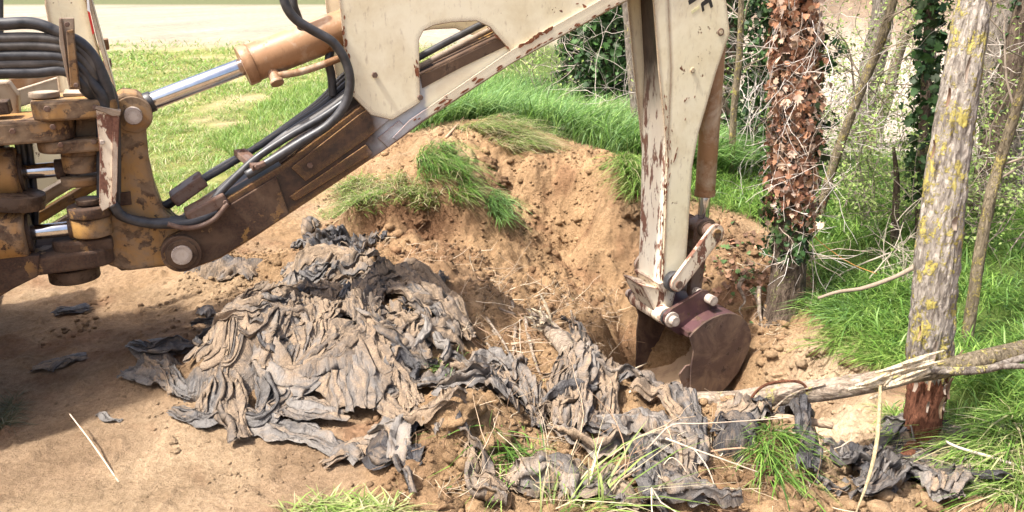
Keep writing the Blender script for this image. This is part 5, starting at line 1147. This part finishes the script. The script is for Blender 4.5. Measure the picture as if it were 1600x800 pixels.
# ------------------------------------------------------------------ grass
def blades(base, h, wid, rs, cols, lean=(0, 0), spread=.35, droop=.6, tipcol=1.25, flat=0.0):
    n = len(base); th = rs.uniform(0, 2 * math.pi, n); hh = h * rs.uniform(.55, 1.2, n)
    dx = np.cos(th) * spread + lean[0] + rs.normal(0, .12, n); dy = np.sin(th) * spread + lean[1] + rs.normal(0, .12, n)
    dr = droop * rs.uniform(.4, 1.6, n)
    perp = np.column_stack([-dy, dx, np.zeros(n)]); perp /= np.linalg.norm(perp, axis=1)[:, None] + 1e-9
    perp = perp * .5 + np.column_stack([np.cos(th * 7), np.sin(th * 7), np.zeros(n)]) * .7
    ww = wid * rs.uniform(.6, 1.3, n); rows = []
    for s, wf in ((0, .8), (.38, 1), (.74, .7)):
        c = base + np.column_stack([dx * hh * s * (1 + dr * s), dy * hh * s * (1 + dr * s), hh * (s - dr * .42 * s * s * s) * (1 - flat)])
        rows += [c - perp * (ww * wf / 2)[:, None], c + perp * (ww * wf / 2)[:, None]]
    s = 1.0; rows.append(base + np.column_stack([dx * hh * (1 + dr), dy * hh * (1 + dr), hh * (1 - dr * .42) * (1 - flat)]))
    V = np.stack(rows, 1).reshape(-1, 3)
    f = np.array([(0, 1, 3), (0, 3, 2), (2, 3, 5), (2, 5, 4), (4, 5, 6)]); F = (f[None] + (np.arange(n) * 7)[:, None, None]).reshape(-1, 3)
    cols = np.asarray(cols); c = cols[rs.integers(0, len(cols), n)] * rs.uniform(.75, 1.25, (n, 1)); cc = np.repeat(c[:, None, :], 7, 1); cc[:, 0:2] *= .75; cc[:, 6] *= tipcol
    return V, F, cc.reshape(-1, 3)
FRESH = [(.14, .26, .04), (.20, .34, .06), (.09, .18, .03), (.27, .41, .09)]
LUSH = [(.13, .25, .05), (.18, .33, .07), (.07, .15, .035), (.26, .41, .11), (.33, .46, .17), (.15, .28, .07), (.17, .31, .11), (.25, .39, .16)]
LIGHT = [(.26, .36, .09), (.33, .41, .13), (.20, .30, .07), (.42, .42, .20), (.48, .42, .24)]
DRYG = [(.50, .43, .28), (.58, .50, .33), (.40, .33, .2)]
def in_poly(x, y, P):
    ins = np.zeros(len(x), bool); j = len(P) - 1
    for i in range(len(P)):
        c = ((P[i][1] > y) != (P[j][1] > y)) & (x < (P[j][0] - P[i][0]) * (y - P[i][1]) / (P[j][1] - P[i][1] + 1e-12) + P[i][0]); ins ^= c; j = i
    return ins
def scatter_poly(P, n, rs, clump=0.0, seed=0):
    P = np.asarray(P)[:, :2]; lo = P.min(0); hi = P.max(0); X = np.zeros((0, 2))
    while len(X) < n:
        q = rs.uniform(lo, hi, (n * 2, 2)); k = in_poly(q[:, 0], q[:, 1], P)
        if clump: k &= (noise2(q[:, 0] * 3.2, q[:, 1] * 3.2, seed + 200) + noise2(q[:, 0] * 9, q[:, 1] * 9, seed + 201) * .6) * clump > rs.uniform(-1, .8, len(q)) - .0
        X = np.vstack([X, q[k]])
    X = X[:n]; return np.column_stack([X, H(X[:, 0], X[:, 1]) - .01])
def grass_stuff(name, label, parts, cat='grass'):
    mb = MB()
    for a in parts: mb.add(*a)
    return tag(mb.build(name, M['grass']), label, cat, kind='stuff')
# turf of the field on the left
rs = np.random.default_rng(21); parts = []
for y0, y1, n, h, wd in [(5.3, 7.5, 26000, .055, .005), (7.5, 11, 30000, .065, .008), (11, 16, 26000, .07, .013), (16, 25, 20000, .09, .024)]:
    y = rs.uniform(y0, y1, n * 3); x = rs.uniform(-.75 * y1, 1.0, n * 3); bp = fbm2(x * .9, y * .55, 4, 171); cl = fbm2(x * 2.2, y * 2.2, 3, 300)
    k = (bp - .45 * cl < rs.uniform(-.35, .35, len(x))) & (x > -.72 * y - .3) & (x < -.55 + .1 * (y - 5.5)) & (grid_at(DG, x, y) < .33) & (y < 21 + 2.0 * rs.normal(0, 1, len(x)))
    x, y = x[k][:n], y[k][:n]; b = np.column_stack([x, y, H(x, y) - .004]); hm = np.interp(cl[k][:n], [-.3, .35], [.6, 1.7])
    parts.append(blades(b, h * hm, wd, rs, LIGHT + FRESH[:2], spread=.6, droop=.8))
grass_stuff('field_grass', 'short light green grass with straw patches, on the field left of the pit', parts)
# ragged long grass along the near field edge under the boom
rs = np.random.default_rng(22); P = [cast(u, v) for u, v in [(330, 232), (430, 150), (520, 125), (560, 150), (480, 215), (400, 262)]]
grass_stuff('edge_grass', 'longer bright grass seen under the lift cylinder', [blades(scatter_poly(P, 9000, rs, 1.5, 2), .16, .007, rs, FRESH + LIGHT[:3], spread=.45)])
# tall meadow behind the spoil
rs = np.random.default_rng(23); n = 46000; y = 7.0 + (rs.uniform(0, 1, n * 2) ** 1.5) * 5.5; x = rs.uniform(-1.6, 3.3, n * 2)
k = (x > -.9 - .25 * (y - 7)) & (x < 1.95 + .22 * (y - 7)) & (grid_at(DG, x, y) < .38 + .1 * rs.normal(0, 1, len(x))); x, y = x[k][:n], y[k][:n]
hm = (.37 + .12 * fbm2(x * 1.1, y * 1.1, 3, 33))
base = np.column_stack([x, y, H(x, y) - .02])
sw = fbm2(x * .8, y * .8, 2, 35)
parts = [blades(base, hm * 1.25, .010, rs, LUSH, lean=(.25, -.12), spread=.30, droop=.9)]
P = [cast(u, v) for u, v in [(870, 205), (930, 172), (965, 190), (930, 215)]]; parts.append(blades(scatter_poly(P, 500, rs), .4, .007, rs, DRYG, lean=(.5, -.1)))
grass_stuff('tall_grass', 'tall lush green grass behind the spoil mounds', parts)
# bank on the right
rs = np.random.default_rng(24); n = 60000; y = 2.95 + (rs.uniform(0, 1, n * 3) ** 1.3) * 6.5; x = rs.uniform(1.0, 7.0, n * 3)
k = (x < .70 * y + .6) & (grid_at(DG, x, y) < .36 + .12 * rs.normal(0, 1, len(x))) & (x > 1.25 + .0 * y) & (noise2(x * 1.6, y * 1.6, 37) + .8 > rs.uniform(0, 1, len(x)) * 1.3 + .9 * sstep(8.0, 9.5, y)) & ~((x > 1.55) & (x < 2.15) & (y < 2.98))
x, y = x[k][:n], y[k][:n]; base = np.column_stack([x, y, H(x, y) - .015]); hm = .19 + .09 * fbm2(x * 1.5, y * 1.5, 3, 39)
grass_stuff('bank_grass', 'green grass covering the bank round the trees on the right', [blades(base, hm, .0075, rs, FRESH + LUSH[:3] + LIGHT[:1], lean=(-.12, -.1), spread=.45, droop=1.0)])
P = [cast(u, v) for u, v in [(1330, 505), (1440, 520), (1430, 575), (1370, 570), (1290, 545)]]
grass_stuff('flattened_grass', 'pale flattened grass left of the lichen tree', [blades(scatter_poly(P, 2000, rs, 1.5, 4), .15, .007, rs, LIGHT[:3] + FRESH, lean=(-.5, -.3), droop=1.1, flat=.15)])
def tuft(label, poly, n, h, wd, cols, lean=(0, 0), spread=.4, droop=.9, flat=0, seed=0, name='grass_tuft', clump=1.6):
    rs = np.random.default_rng(400 + seed); P = np.array([cast(u, v) for u, v in poly]); b = scatter_poly(P, n, rs, clump, seed); mb = MB(); mb.add(*blades(b, h, wd, rs, cols, lean, spread, droop, 1.25, flat)); c = P.mean(0)
    return tag(mb.build(name, M['grass'], None, tuple(c)), label, 'grass tuft', 'turf tufts on the spoil')
tuft('dark green turf hanging over the crest of the nearer spoil mound', [(655, 232), (700, 225), (725, 262), (745, 300), (715, 322), (680, 285), (650, 280)], 2000, .15, .0055, LUSH[:4] + FRESH[:2] + DRYG[2:], (.35, -.55), .3, 1.5, .1, 1)
tuft('bright light green turf on the near slope of the spoil, left of the hanging turf', [(515, 300), (560, 280), (640, 275), (690, 300), (680, 322), (610, 330), (545, 325)], 3200, .13, .006, LIGHT + FRESH + DRYG, (-.1, -.45), .45, 1.1, .1, 2)
tuft('flattened straw and green turf on top of the farther spoil mound', [(705, 205), (760, 185), (815, 195), (850, 232), (800, 242), (760, 222)], 2200, .18, .006, LIGHT + DRYG + FRESH[:2], (.5, -.4), .3, 1.4, .3, 3)
tuft('small dark turf clump dangling in the middle of the spoil slope', [(755, 312), (780, 305), (798, 335), (785, 350), (765, 335)], 500, .14, .006, LUSH, (.25, -.7), .25, 1.5, .1, 4)
tuft('turf hanging over the pit rim just left of the dipper', [(965, 255), (1005, 245), (1010, 300), (985, 320), (968, 290)], 1400, .20, .007, FRESH + LIGHT + LUSH[:2], (-.2, -.6), .3, 1.4, .1, 5)
tuft('bright green grass tuft in the soil at the bottom centre', [(765, 655), (800, 690), (860, 715), (850, 735), (800, 730), (755, 712)], 260, .12, .006, FRESH + LUSH[:3], (-.25, -.25), .7, 1.3, .25, 6)
tuft('thick green grass tuft under the log, right of the black film', [(1165, 690), (1200, 668), (1240, 690), (1262, 750), (1220, 745), (1180, 715)], 380, .14, .0055, FRESH + LUSH[:3], (-.05, -.6), .4, 1.2, .1, 7)
tuft('pale grass fringe at the bottom edge left of centre', [(440, 800), (500, 782), (560, 790), (640, 798), (600, 815), (470, 820)], 900, .09, .006, LIGHT, (.1, -.2), .7, 1.0, .2, 8)
tuft('long loose grass blades at the bottom edge, centre', [(820, 800), (880, 785), (940, 780), (950, 812), (860, 818)], 60, .30, .006, LIGHT[:3] + DRYG[:1], (.45, .1), .5, 1.0, 0, 9, clump=0)
tuft('small green sprig among the plastic folds', [(690, 575), (718, 568), (722, 590), (700, 592)], 90, .09, .005, LUSH, (-.2, -.2), .6, 1, 0, 10, clump=0)
tuft('dusty dark grass clump at the left edge', [(0, 640), (24, 620), (30, 660), (10, 690), (-10, 690)], 420, .07, .004, [(.14, .14, .07), (.22, .19, .11), (.09, .11, .05)], (0, -.2), .8, 1, .2, 11)
tuft('straw-mixed grass at the lower right corner beside the wrapped tree foot', [(1495, 690), (1600, 650), (1640, 740), (1600, 790), (1530, 770), (1500, 730)], 1500, .20, .0065, FRESH + LIGHT + DRYG[:1], (-.5, -.4), .4, 1.2, .1, 12)
tuft('light grass patch in the gap left of the stripped tree foot', [(1385, 640), (1420, 640), (1425, 690), (1395, 690)], 420, .10, .006, LIGHT + FRESH, (-.3, -.2), .5, 1, .1, 13)
tuft('sunlit grass patch beneath the branch by the ivy tree', [(1270, 460), (1330, 440), (1370, 500), (1320, 520), (1270, 500)], 1300, .20, .0065, LUSH + FRESH, (-.25, -.25), .4, 1.2, .0, 14)
# ------------------------------------------------------------------ fallen branch, sticks, roots, clods
def stick(name, label, pts, r, colr, cat='stick', n=24, seg=8, mat='twig', group=None):
    P = np.array([at(*p) if len(p) == 3 else cast(*p) + [0, 0, .012] for p in pts]); b = P[0].copy(); rad = np.linspace(r[0], r[1], len(P)) if len(r) == 2 else np.array(r)
    V, F = tube(P, rad, seg, n, lambda s, th, PP: 1 + .18 * noise2(s * 14 + th, th * 2 + s * 3, 3)); mb = MB(); mb.add(V, F, np.array(colr))
    return tag(mb.build(name, M[mat], None, tuple(b)), label, cat, group)
rs = np.random.default_rng(31)
LG = [(1040, 628, 3.10), (1085, 626, 3.06), (1150, 625, 3.02), (1230, 615, 2.96), (1310, 606, 2.90), (1390, 592, 2.84), (1440, 582, 2.80)]
P = np.array([at(*p) for p in LG]); b = P[2].copy(); t = thing('fallen_branch', tuple(b), 'broken lichen-spotted branch lying across the pit in front of the bucket', 'branch')
V, F = tube(P, [.038, .039, .043, .047, .046, .040, .028], 28, 110, barkf(77, 10, .10, .16)); link('limb', tri_mesh('limb', V - b, F), M['bark_log'], t)
P = np.array([at(*p) for p in [(1425, 590, 2.81), (1470, 577, 2.8), (1530, 562, 2.82), (1580, 550, 2.85), (1640, 535, 2.9), (1720, 515, 2.95)]])
V, F = tube(P, [.022, .036, .038, .037, .036, .034], 24, 70, barkf(78, 10, .1, .12)); o = link('limb', tri_mesh('limb', V - b, F), M['bark_sapling'], t)
P = np.array([at(*p) for p in [(1452, 578, 2.78), (1500, 580, 2.74), (1545, 576, 2.74), (1580, 565, 2.76), (1660, 540, 2.8)]])
V, F = tube(P, [.016, .017, .016, .015, .013], 12, 50, barkf(79, 5, .06, .1)); link('side_shoot', tri_mesh('side_shoot', V - b, F), M['bark_grey'], t)
P = np.array([at(*p) for p in [(1545, 575, 2.74), (1580, 572, 2.7), (1640, 575, 2.68)]]); V, F = tube(P, [.012, .011, .009], 10, 24); link('side_shoot', tri_mesh('side_shoot', V - b, F), M['bark_grey'], t)
# pale split wood at the break
for k in range(26):
    u = rs.uniform(1370, 1450); v = np.interp(u, [1370, 1450], [600, 574]) + rs.uniform(-16, 12); p0 = at(u - rs.uniform(15, 50), v + rs.uniform(4, 16), 2.80 - rs.uniform(.02, .06)); p1 = at(u + rs.uniform(5, 40), v - rs.uniform(2, 22), 2.78 - rs.uniform(0, .05))
    d = p1 - p0; m_ = (p0 + p1) / 2 + rs.normal(0, .004, 3); wv = rs.uniform(.004, .015)
    V, F = tube([p0, m_, p1], [wv * .6, wv, wv * .15], 5, 8); V = m_ + (V - m_) * np.array([1, .6, 1]); link('splinter', tri_mesh('splinter', V - b, F, False), M['wood_fresh'], t)
P = np.array([at(*p) for p in [(1376, 596, 2.77), (1374, 640, 2.66), (1370, 690, 2.54), (1358, 745, 2.40), (1338, 800, 2.28)]])
V, F = tube(P, [.006, .0075, .0075, .006, .003], 8, 40); link('hanging_splinter', tri_mesh('hanging_splinter', V - b, F), M['wood_strip'], t)['label'] = 'long pale strip of split wood hanging down'
V, F = tube(np.array([at(*p) for p in [(1160, 640, 2.92), (1190, 605, 2.9), (1225, 596, 2.9), (1255, 600, 2.9), (1265, 625, 2.9)]]), .006, 7, 30); link('twig', tri_mesh('twig', V - b, F), M['bark_stripped'], t)
V, F = tube(np.array([at(*p) for p in [(1200, 646, 2.9), (1240, 615, 2.9), (1290, 600, 2.88)]]), .004, 6, 20); link('twig', tri_mesh('twig', V - b, F), M['bark_log'], t)
# second, thinner log lying under it, soil-caked
stick('dead_stick', 'soil-caked stick under the fallen branch, beside the hanging film strip', [(1190, 652, 2.9), (1240, 655, 2.86), (1300, 665, 2.85)], (.02, .016), (.30, .22, .15))
S1 = (.55, .45, .34)
def leaned(name, label, foot, tip, up, r, colr, cat='stick'):
    """a stick standing in the soil: foot on the ground, tip raised by up metres"""
    f = cast(*foot); d = ray(*tip); 
    g = cast(*tip); ts = np.linspace(.6, 1.0, 200); best = min(ts, key=lambda q: abs((CAMP + (g - CAMP) * q)[2] - H(*(CAMP + (g - CAMP) * q)[:2]) - up)); tp = CAMP + (g - CAMP) * best
    m_ = (f + tp) / 2 + np.array([0, 0, .01]); V, F = tube([f - (tp - f) * .05, m_, tp], [r, r * .95, r * .7], 8, 16); mb = MB(); mb.add(V, F, np.array(colr)); return tag(mb.build(name, M['twig'], None, tuple(f)), label, cat)
leaned('straw_stalk', 'straight pale stalk stuck in the bare soil at the lower left', (182, 748), (109, 647), .09, .0033, (.50, .39, .29), 'stalk')
leaned('dead_stick', 'brown stick poking out of the spoil mound below the boom', (700, 212), (745, 165), .22, .012, (.40, .27, .18))
leaned('pale_root', 'pale broken root pointing up in front of the bucket mouth', (945, 606), (1012, 567), .10, .0065, (.70, .58, .42))
leaned('pale_root', 'short pale root tip at the bucket lip', (985, 612), (1002, 596), .05, .005, (.72, .62, .46))
for lab, pts, r, c in [('pale branching twig over the grey film, lower centre', [(1240, 652, 2.6), (1160, 658, 2.55), (1095, 662, 2.5), (1050, 664, 2.5), (1022, 690, 2.48), (1000, 715, 2.5), (985, 740, 2.5)], (.002, .0035), (.42, .33, .25)),
                       ('pale forked twig running down the tangled film to the right', [(1040, 685, 2.46), (1085, 702, 2.42), (1130, 718, 2.4), (1185, 738, 2.4)], (.0045, .002), (.46, .37, .28)),
                       ('thin pale twig hanging beside the forked twig', [(1085, 702, 2.42), (1105, 730, 2.38), (1118, 765, 2.34), (1125, 800, 2.3)], (.003, .002), (.48, .39, .3)),
                       ('thin pale twig crossing the tangled film', [(1030, 735, 2.4), (1050, 715, 2.4), (1072, 738, 2.38), (1070, 770, 2.36)], (.0025, .0015), (.55, .43, .32)),
                       ('thin grey twig leaning from the stripped tree foot to the right edge', [(1478, 690, 2.8), (1500, 700, 2.75), (1560, 718, 2.7), (1640, 745, 2.65)], (.006, .007), (.42, .36, .30)),
                       ('arched bare branch crossing the grass right of the ivy tree', [(1278, 466, 4.5), (1310, 456, 4.5), (1350, 450, 4.5), (1400, 432, 4.5), (1440, 412, 4.55), (1480, 400, 4.6)], (.010, .018), (.26, .20, .15)),
                       ('dry stalks lying on the bank behind the arched branch', [(1255, 470, 4.9), (1320, 425, 5.0), (1390, 395, 5.1)], (.006, .005), (.55, .47, .36)),
                       ('thin orange brown vine hanging right of the ivy tree', [(1262, 360, 4.75), (1290, 385, 4.7), (1330, 412, 4.7), (1370, 428, 4.7)], (.003, .003), (.5, .25, .08))]:
    stick('twig' if 'branch ' not in lab else 'bare_branch', lab, pts, r, c)
# torn stump in the middle, white where broken
b = cast(880, 545); t = thing('torn_stump', tuple(b), 'torn root stump with a white broken top, in the middle of the pit slope', 'stump')
P = np.array([cast(905, 572) + [0, 0, .0], cast(880, 548) + [0, 0, .04], cast(858, 530) + [0, -.03, .08], cast(842, 520) + [0, -.05, .11]]); V, F = tube(P, [.05, .055, .05, .03], 20, 40, barkf(91, 8, .2, .3)); link('wood', tri_mesh('wood', V - b, F), M['bark_log'], t)
axd = (P[-1] - P[-2]) / np.linalg.norm(P[-1] - P[-2])
for k in range(34):
    p0 = P[-1] + np.array([rs.normal(0, .022), rs.normal(0, .018), rs.normal(-.01, .018)]) - axd * .03; d = axd + rs.normal(0, .32, 3); ln_ = rs.uniform(.03, .11); V, F = tube([p0, p0 + d * ln_ * .5 + rs.normal(0, .004, 3), p0 + d * ln_], [rs.uniform(.005, .012), .007, .0015], 5, 8); link('splinter', tri_mesh('splinter', V - b, F, False), M['wood_fresh'] if k % 3 else M['bark_log'], t)
for k, pts in enumerate([[(800, 475), (805, 520), (802, 560), (812, 590)], [(820, 500), (828, 540), (840, 580), (850, 600)], [(805, 495), (785, 488), (770, 480)], [(770, 520), (800, 560), (830, 590)], [(760, 540), (790, 580), (820, 610)], [(895, 470), (898, 500), (893, 525)], [(880, 465), (892, 490), (895, 515)], [(760, 500), (790, 545), (805, 590)]]):
    Q = uvp(*pts) + np.array([0, 0, .015]); V, F = tube(Q, np.linspace(.012 if k < 2 else .008, .004, len(Q)), 7, 24, lambda s, th, PP: 1 + .25 * noise2(s * 12 + th, th, 5)); link('root', tri_mesh('root', V - b, F), M['bark_log'], t)
# fine roots and straw strewn on the spoil
def strewn(name, label, polys, n, ln, r, cols, seed, cat):
    rs = np.random.default_rng(seed); mb = MB()
    for poly, m_ in zip(polys, n):
        P = np.array([cast(u, v) for u, v in poly]); B = scatter_poly(P, m_, rs)
        for p in B:
            twig(mb, p + [0, 0, .015], [rs.normal(), rs.normal(), rs.normal(.1, .3)], ln * rs.uniform(.4, 1.5), r * rs.uniform(.6, 1.4), rs, 1, .5, 2, cols[rs.integers(0, len(cols))], None, 0, 3)
    return tag(mb.build(name, M['twig']), label, cat, kind='stuff')
strewn('fine_roots', 'fine torn roots and straw strewn over the spoil and pit slopes', [[(560, 340), (760, 330), (800, 480), (700, 560), (600, 460)], [(760, 430), (1000, 420), (980, 580), (780, 600)], [(680, 640), (1000, 640), (1100, 790), (640, 790)], [(1110, 380), (1240, 400), (1250, 560), (1160, 560)], [(1060, 680), (1280, 680), (1300, 800), (1080, 800)]], [120, 240, 170, 110, 130], .16, .0019, [(.5, .38, .26), (.36, .24, .15), (.62, .52, .38), (.25, .16, .10)], 51, 'roots')
strewn('thick_roots', 'longer torn roots tangled left of the bucket and over the soil lip', [[(740, 420), (900, 440), (880, 600), (780, 610), (720, 480)], [(700, 650), (1080, 650), (1100, 790), (700, 790)]], [46, 26], .34, .0042, [(.42, .31, .21), (.30, .20, .13), (.52, .42, .31)], 53, 'roots')
strewn('dry_scrub', 'bare grey scrub twigs in the hedge line between dipper and ivy tree', [[(1130, 200), (1225, 190), (1225, 300), (1130, 300)]], [34], .9, .004, [(.46, .40, .36), (.36, .31, .27), (.56, .5, .45)], 52, 'scrub')
# clods of soil
def clod_mesh(seed, n=2):
    bm = bmesh.new(); bmesh.ops.create_icosphere(bm, subdivisions=n, radius=1.0); V = np.array([v.co[:] for v in bm.verts]); F = np.array([[v.index for v in f.verts] for f in bm.faces]); bm.free()
    k = 1 + .32 * noise2(V[:, 0] * 1.6 + seed, V[:, 1] * 1.6 + V[:, 2] * 1.3, seed) + .22 * noise2(V[:, 0] * 3.6 + seed, V[:, 2] * 3.6 - V[:, 1] * 2, seed + 1) + .1 * noise2(V[:, 1] * 8, V[:, 2] * 8 + V[:, 0] * 5, seed + 2)
    return V * k[:, None] * np.array([1, .85, .7]), F
CM = [clod_mesh(500 + i, 1) for i in range(8)]
rs = np.random.default_rng(61); mb = MB(); N = 15000
xs = rs.uniform(-2.4, 2.5, N * 3); ys_ = 2.1 + rs.uniform(0, 1, N * 3) ** 1.4 * 4.9; dg = grid_at(DG, xs, ys_); dens = fbm2(xs * 2.2, ys_ * 2.2, 3, 77)
k = (dens * 1.9 + (dg - .6) * .9 > rs.uniform(-.35, .55, len(xs))); xs, ys_, dg = xs[k][:N], ys_[k][:N], dg[k][:N]
for q in range(8):
    m_ = np.arange(len(xs)) % 8 == q; V0, F0 = CM[q]; kx = m_.sum(); sz = .0042 + .013 * rs.uniform(0, 1, kx) ** 3.5 + .034 * (rs.uniform(0, 1, kx) > .955) * (dg[m_] > .6) * rs.uniform(.3, 1, kx); sz *= np.where(dg[m_] < .35, .55, 1.15)
    a = rs.uniform(0, 6.28, kx); ca, sa = np.cos(a), np.sin(a)
    VX = V0[None, :, 0] * ca[:, None] - V0[None, :, 1] * sa[:, None]; VY = V0[None, :, 0] * sa[:, None] + V0[None, :, 1] * ca[:, None]
    x_, y_ = xs[m_], ys_[m_]; Z = H(x_, y_) + sz * .3
    VV = np.stack([x_[:, None] + VX * sz[:, None], y_[:, None] + VY * sz[:, None], Z[:, None] + V0[None, :, 2] * sz[:, None]], -1)
    FF = (F0[None] + (np.arange(kx) * len(V0))[:, None, None]).reshape(-1, 3); cc = grid_at(col, x_, y_) * rs.uniform(.8, 1.15, (kx, 1)); mb.add(VV.reshape(-1, 3), FF, np.repeat(cc, len(V0), 0))
tag(mb.build('soil_crumbs', M['soil']), 'loose soil crumbs and pebbles over the dug ground', 'soil', kind='stuff')
for i, (u, v, r, lab) in enumerate([(665, 372, .05, 'lump of tan soil in the hollow under the turf'), (655, 345, .06, 'brown soil lump beneath the bright turf'), (600, 350, .05, 'soil lump at the left of the turf hollow'), (1290, 545, .09, 'pale clod topping the heap right of the bucket'), (1335, 560, .08, 'pale clod at the right end of the heap beyond the log'), (1215, 585, .07, 'orange soil clod right of the bucket side'),
                           (705, 645, .10, 'tan clod on top of the soil lip at bottom centre'), (650, 735, .08, 'rounded clod low on the soil lip at the bottom'), (680, 785, .07, 'clod at the bottom edge below the soil lip'), (760, 690, .05, 'brown clod left of the bright green tuft'), (730, 640, .05, 'crumbly clod beside the curl of dark film'), (1060, 300, .05, 'clod on the rim behind the dipper'),
                           (760, 255, .09, 'dark topsoil clod on the ridge between the two turf patches'), (780, 285, .08, 'dark topsoil clod below the ridge between the turf patches'), (985, 330, .08, 'dark rooty topsoil lump at the pit rim left of the dipper'), (1360, 690, .04, 'pale clod in the gap left of the wrapped tree foot'), (1185, 745, .06, 'dark brown clod under the thick green tuft'), (270, 690, .018, 'small clod on the smooth foreground soil'), (275, 705, .02, 'broken small clod in front of the largest plastic heap')]):
    p = cast(u, v); V0, F0 = clod_mesh(700 + i, 4); z = fbm2(V0[:, 0] * 5 + i, V0[:, 1] * 5 + V0[:, 2] * 4, 3, 5); V0 = V0 * (1 + .2 * z[:, None]) * r; cc = grid_at(col, p[:1], p[1:2])[0] * (1.0 if 'dark' not in lab else .75)
    mb = MB(); mb.add(V0 + p + [0, 0, -.1 * r], F0, cc); tag(mb.build('soil_clod', M['soil'], None, (p[0], p[1], p[2])), lab, 'clod')
# leafy undergrowth and the far scrub
def bush(label, u, v, Y, rad, h, nt_, seed, cols, ls=.035, name='leafy_bush', tw=(.26, .21, .17), leafn=1.0):
    rs = np.random.default_rng(seed); a = at(u, v, Y); a[2] = H(a[0], a[1]); t = thing(name, tuple(a), label, 'bush'); mb = MB(); tips = []
    for k in range(nt_):
        p = a + np.array([rs.normal(0, rad * .4), rs.normal(0, rad * .4), -.03]); twig(mb, p, [rs.normal(0, .45), rs.normal(0, .35), 1], h * rs.uniform(.6, 1.1), .0055, rs, 2, .4, 4, tw, tips)
    o = mb.build('stems', M['twig'], t, a); o['kind'] = 'stuff'
    if leafn:
        tp = np.array([p for p, _ in tips if p[2] > a[2] + .15 * h]); m_ = int(len(tp) * leafn); tp = tp[rs.integers(0, len(tp), m_)] + rs.normal(0, .035, (m_, 3)); l = MB(); leaves(l, tp, ls, np.tile([0, -.3, 1.], (m_, 1)), rs, cols, (LEAF, LEAFF)); o = l.build('leaves', M['leaf'], t, a); o['kind'] = 'stuff'
bush('light green spring shrub between the ivy tree and the lichen tree', 1350, 380, 6.2, .5, 1.3, 10, 71, SPRING, .034, leafn=2.4)
bush('airy leafing shrub behind the leaning sapling', 1300, 300, 7.4, .6, 1.7, 9, 72, SPRING, .034, leafn=2.0)
bush('low leafy shrub in front of the dark slim trunk', 1410, 400, 5.9, .35, .9, 7, 73, SPRING, .032, leafn=2.5)
bush('leafing shrub at the right edge behind the curving sapling', 1600, 330, 5.6, .45, 1.6, 7, 74, SPRING, .034, leafn=2.0)
bush('tall airy shrub in young leaf left of the leaning sapling', 1285, 250, 8.4, .4, 2.3, 6, 701, SPRING, .04, leafn=1.8)
bush('tall airy shrub in young leaf before the pale trunk', 1400, 270, 7.6, .5, 2.2, 6, 702, SPRING, .038, leafn=1.6)
bush('small leafing shrub at the foot of the thick furrowed trunk', 1520, 360, 5.8, .3, 1.1, 6, 703, SPRING, .032, leafn=2.0)
bush('bare twiggy shrub right of the lichen tree', 1555, 260, 8.6, .6, 2.2, 7, 75, SPRING, .04, 'bare_shrub', leafn=.2)
bush('bare grey scrub beside the dark ivy-clad tree', 1160, 290, 7.2, .35, 1.9, 12, 76, SPRING, .03, 'bare_shrub', (.48, .43, .39), .05)
bush('bare grey scrub tangle behind the ivy tree', 1210, 260, 7.8, .45, 2.0, 10, 77, SPRING, .03, 'bare_shrub', (.46, .41, .37), .12)
bush('bare hedge scrub under the boom', 860, 150, 11.5, .7, 1.7, 12, 78, SPRING, .05, 'bare_shrub', (.2, .165, .14), .5)
bush('grey bramble tangle under the lichen tree on the bank', 1390, 440, 5.0, .3, .5, 8, 79, SPRING, .03, 'bare_shrub', (.5, .43, .34), .1)
bush('bare scrub beside the pale split trunk', 985, 190, 8.6, .35, 1.6, 8, 80, SPRING, .04, 'bare_shrub', (.4, .35, .3), .1)
for i, (u, Y, h, w_) in enumerate([(1290, 22, 2.6, .8), (1345, 24, 3, 1), (1420, 21, 2.4, .9), (1480, 23, 2.8, 1), (1550, 20, 2.5, .9), (1600, 22, 2.6, 1), (1240, 23, 2.4, .8), (1180, 21, 2.2, .8)]):
    bush('brown dry scrub bush on the far bank, number %s from the left' % ['third', 'fourth', 'fifth', 'sixth', 'seventh', 'eighth', 'second', 'first'][i] if False else ['dry brown bush on the far bank right of the ivy tree', 'dry brown bush on the far bank behind the pale grey trunk', 'dry bush on the far bank left of the lichen tree', 'dry bush on the far bank hidden mostly by the lichen tree', 'dry bush on the far bank above the thick furrowed trunk', 'dry bush on the far bank at the right edge', 'dry bush on the far bank directly behind the ivy tree', 'dry bush on the far bank between dipper and ivy tree'][i],
         u, 60, Y, w_, h, 8, 90 + i, [(.3, .22, .14), (.4, .3, .2), (.24, .2, .1)], .09, 'dry_bush', (.3, .23, .18), .8)
print('objects', len(bpy.data.objects))
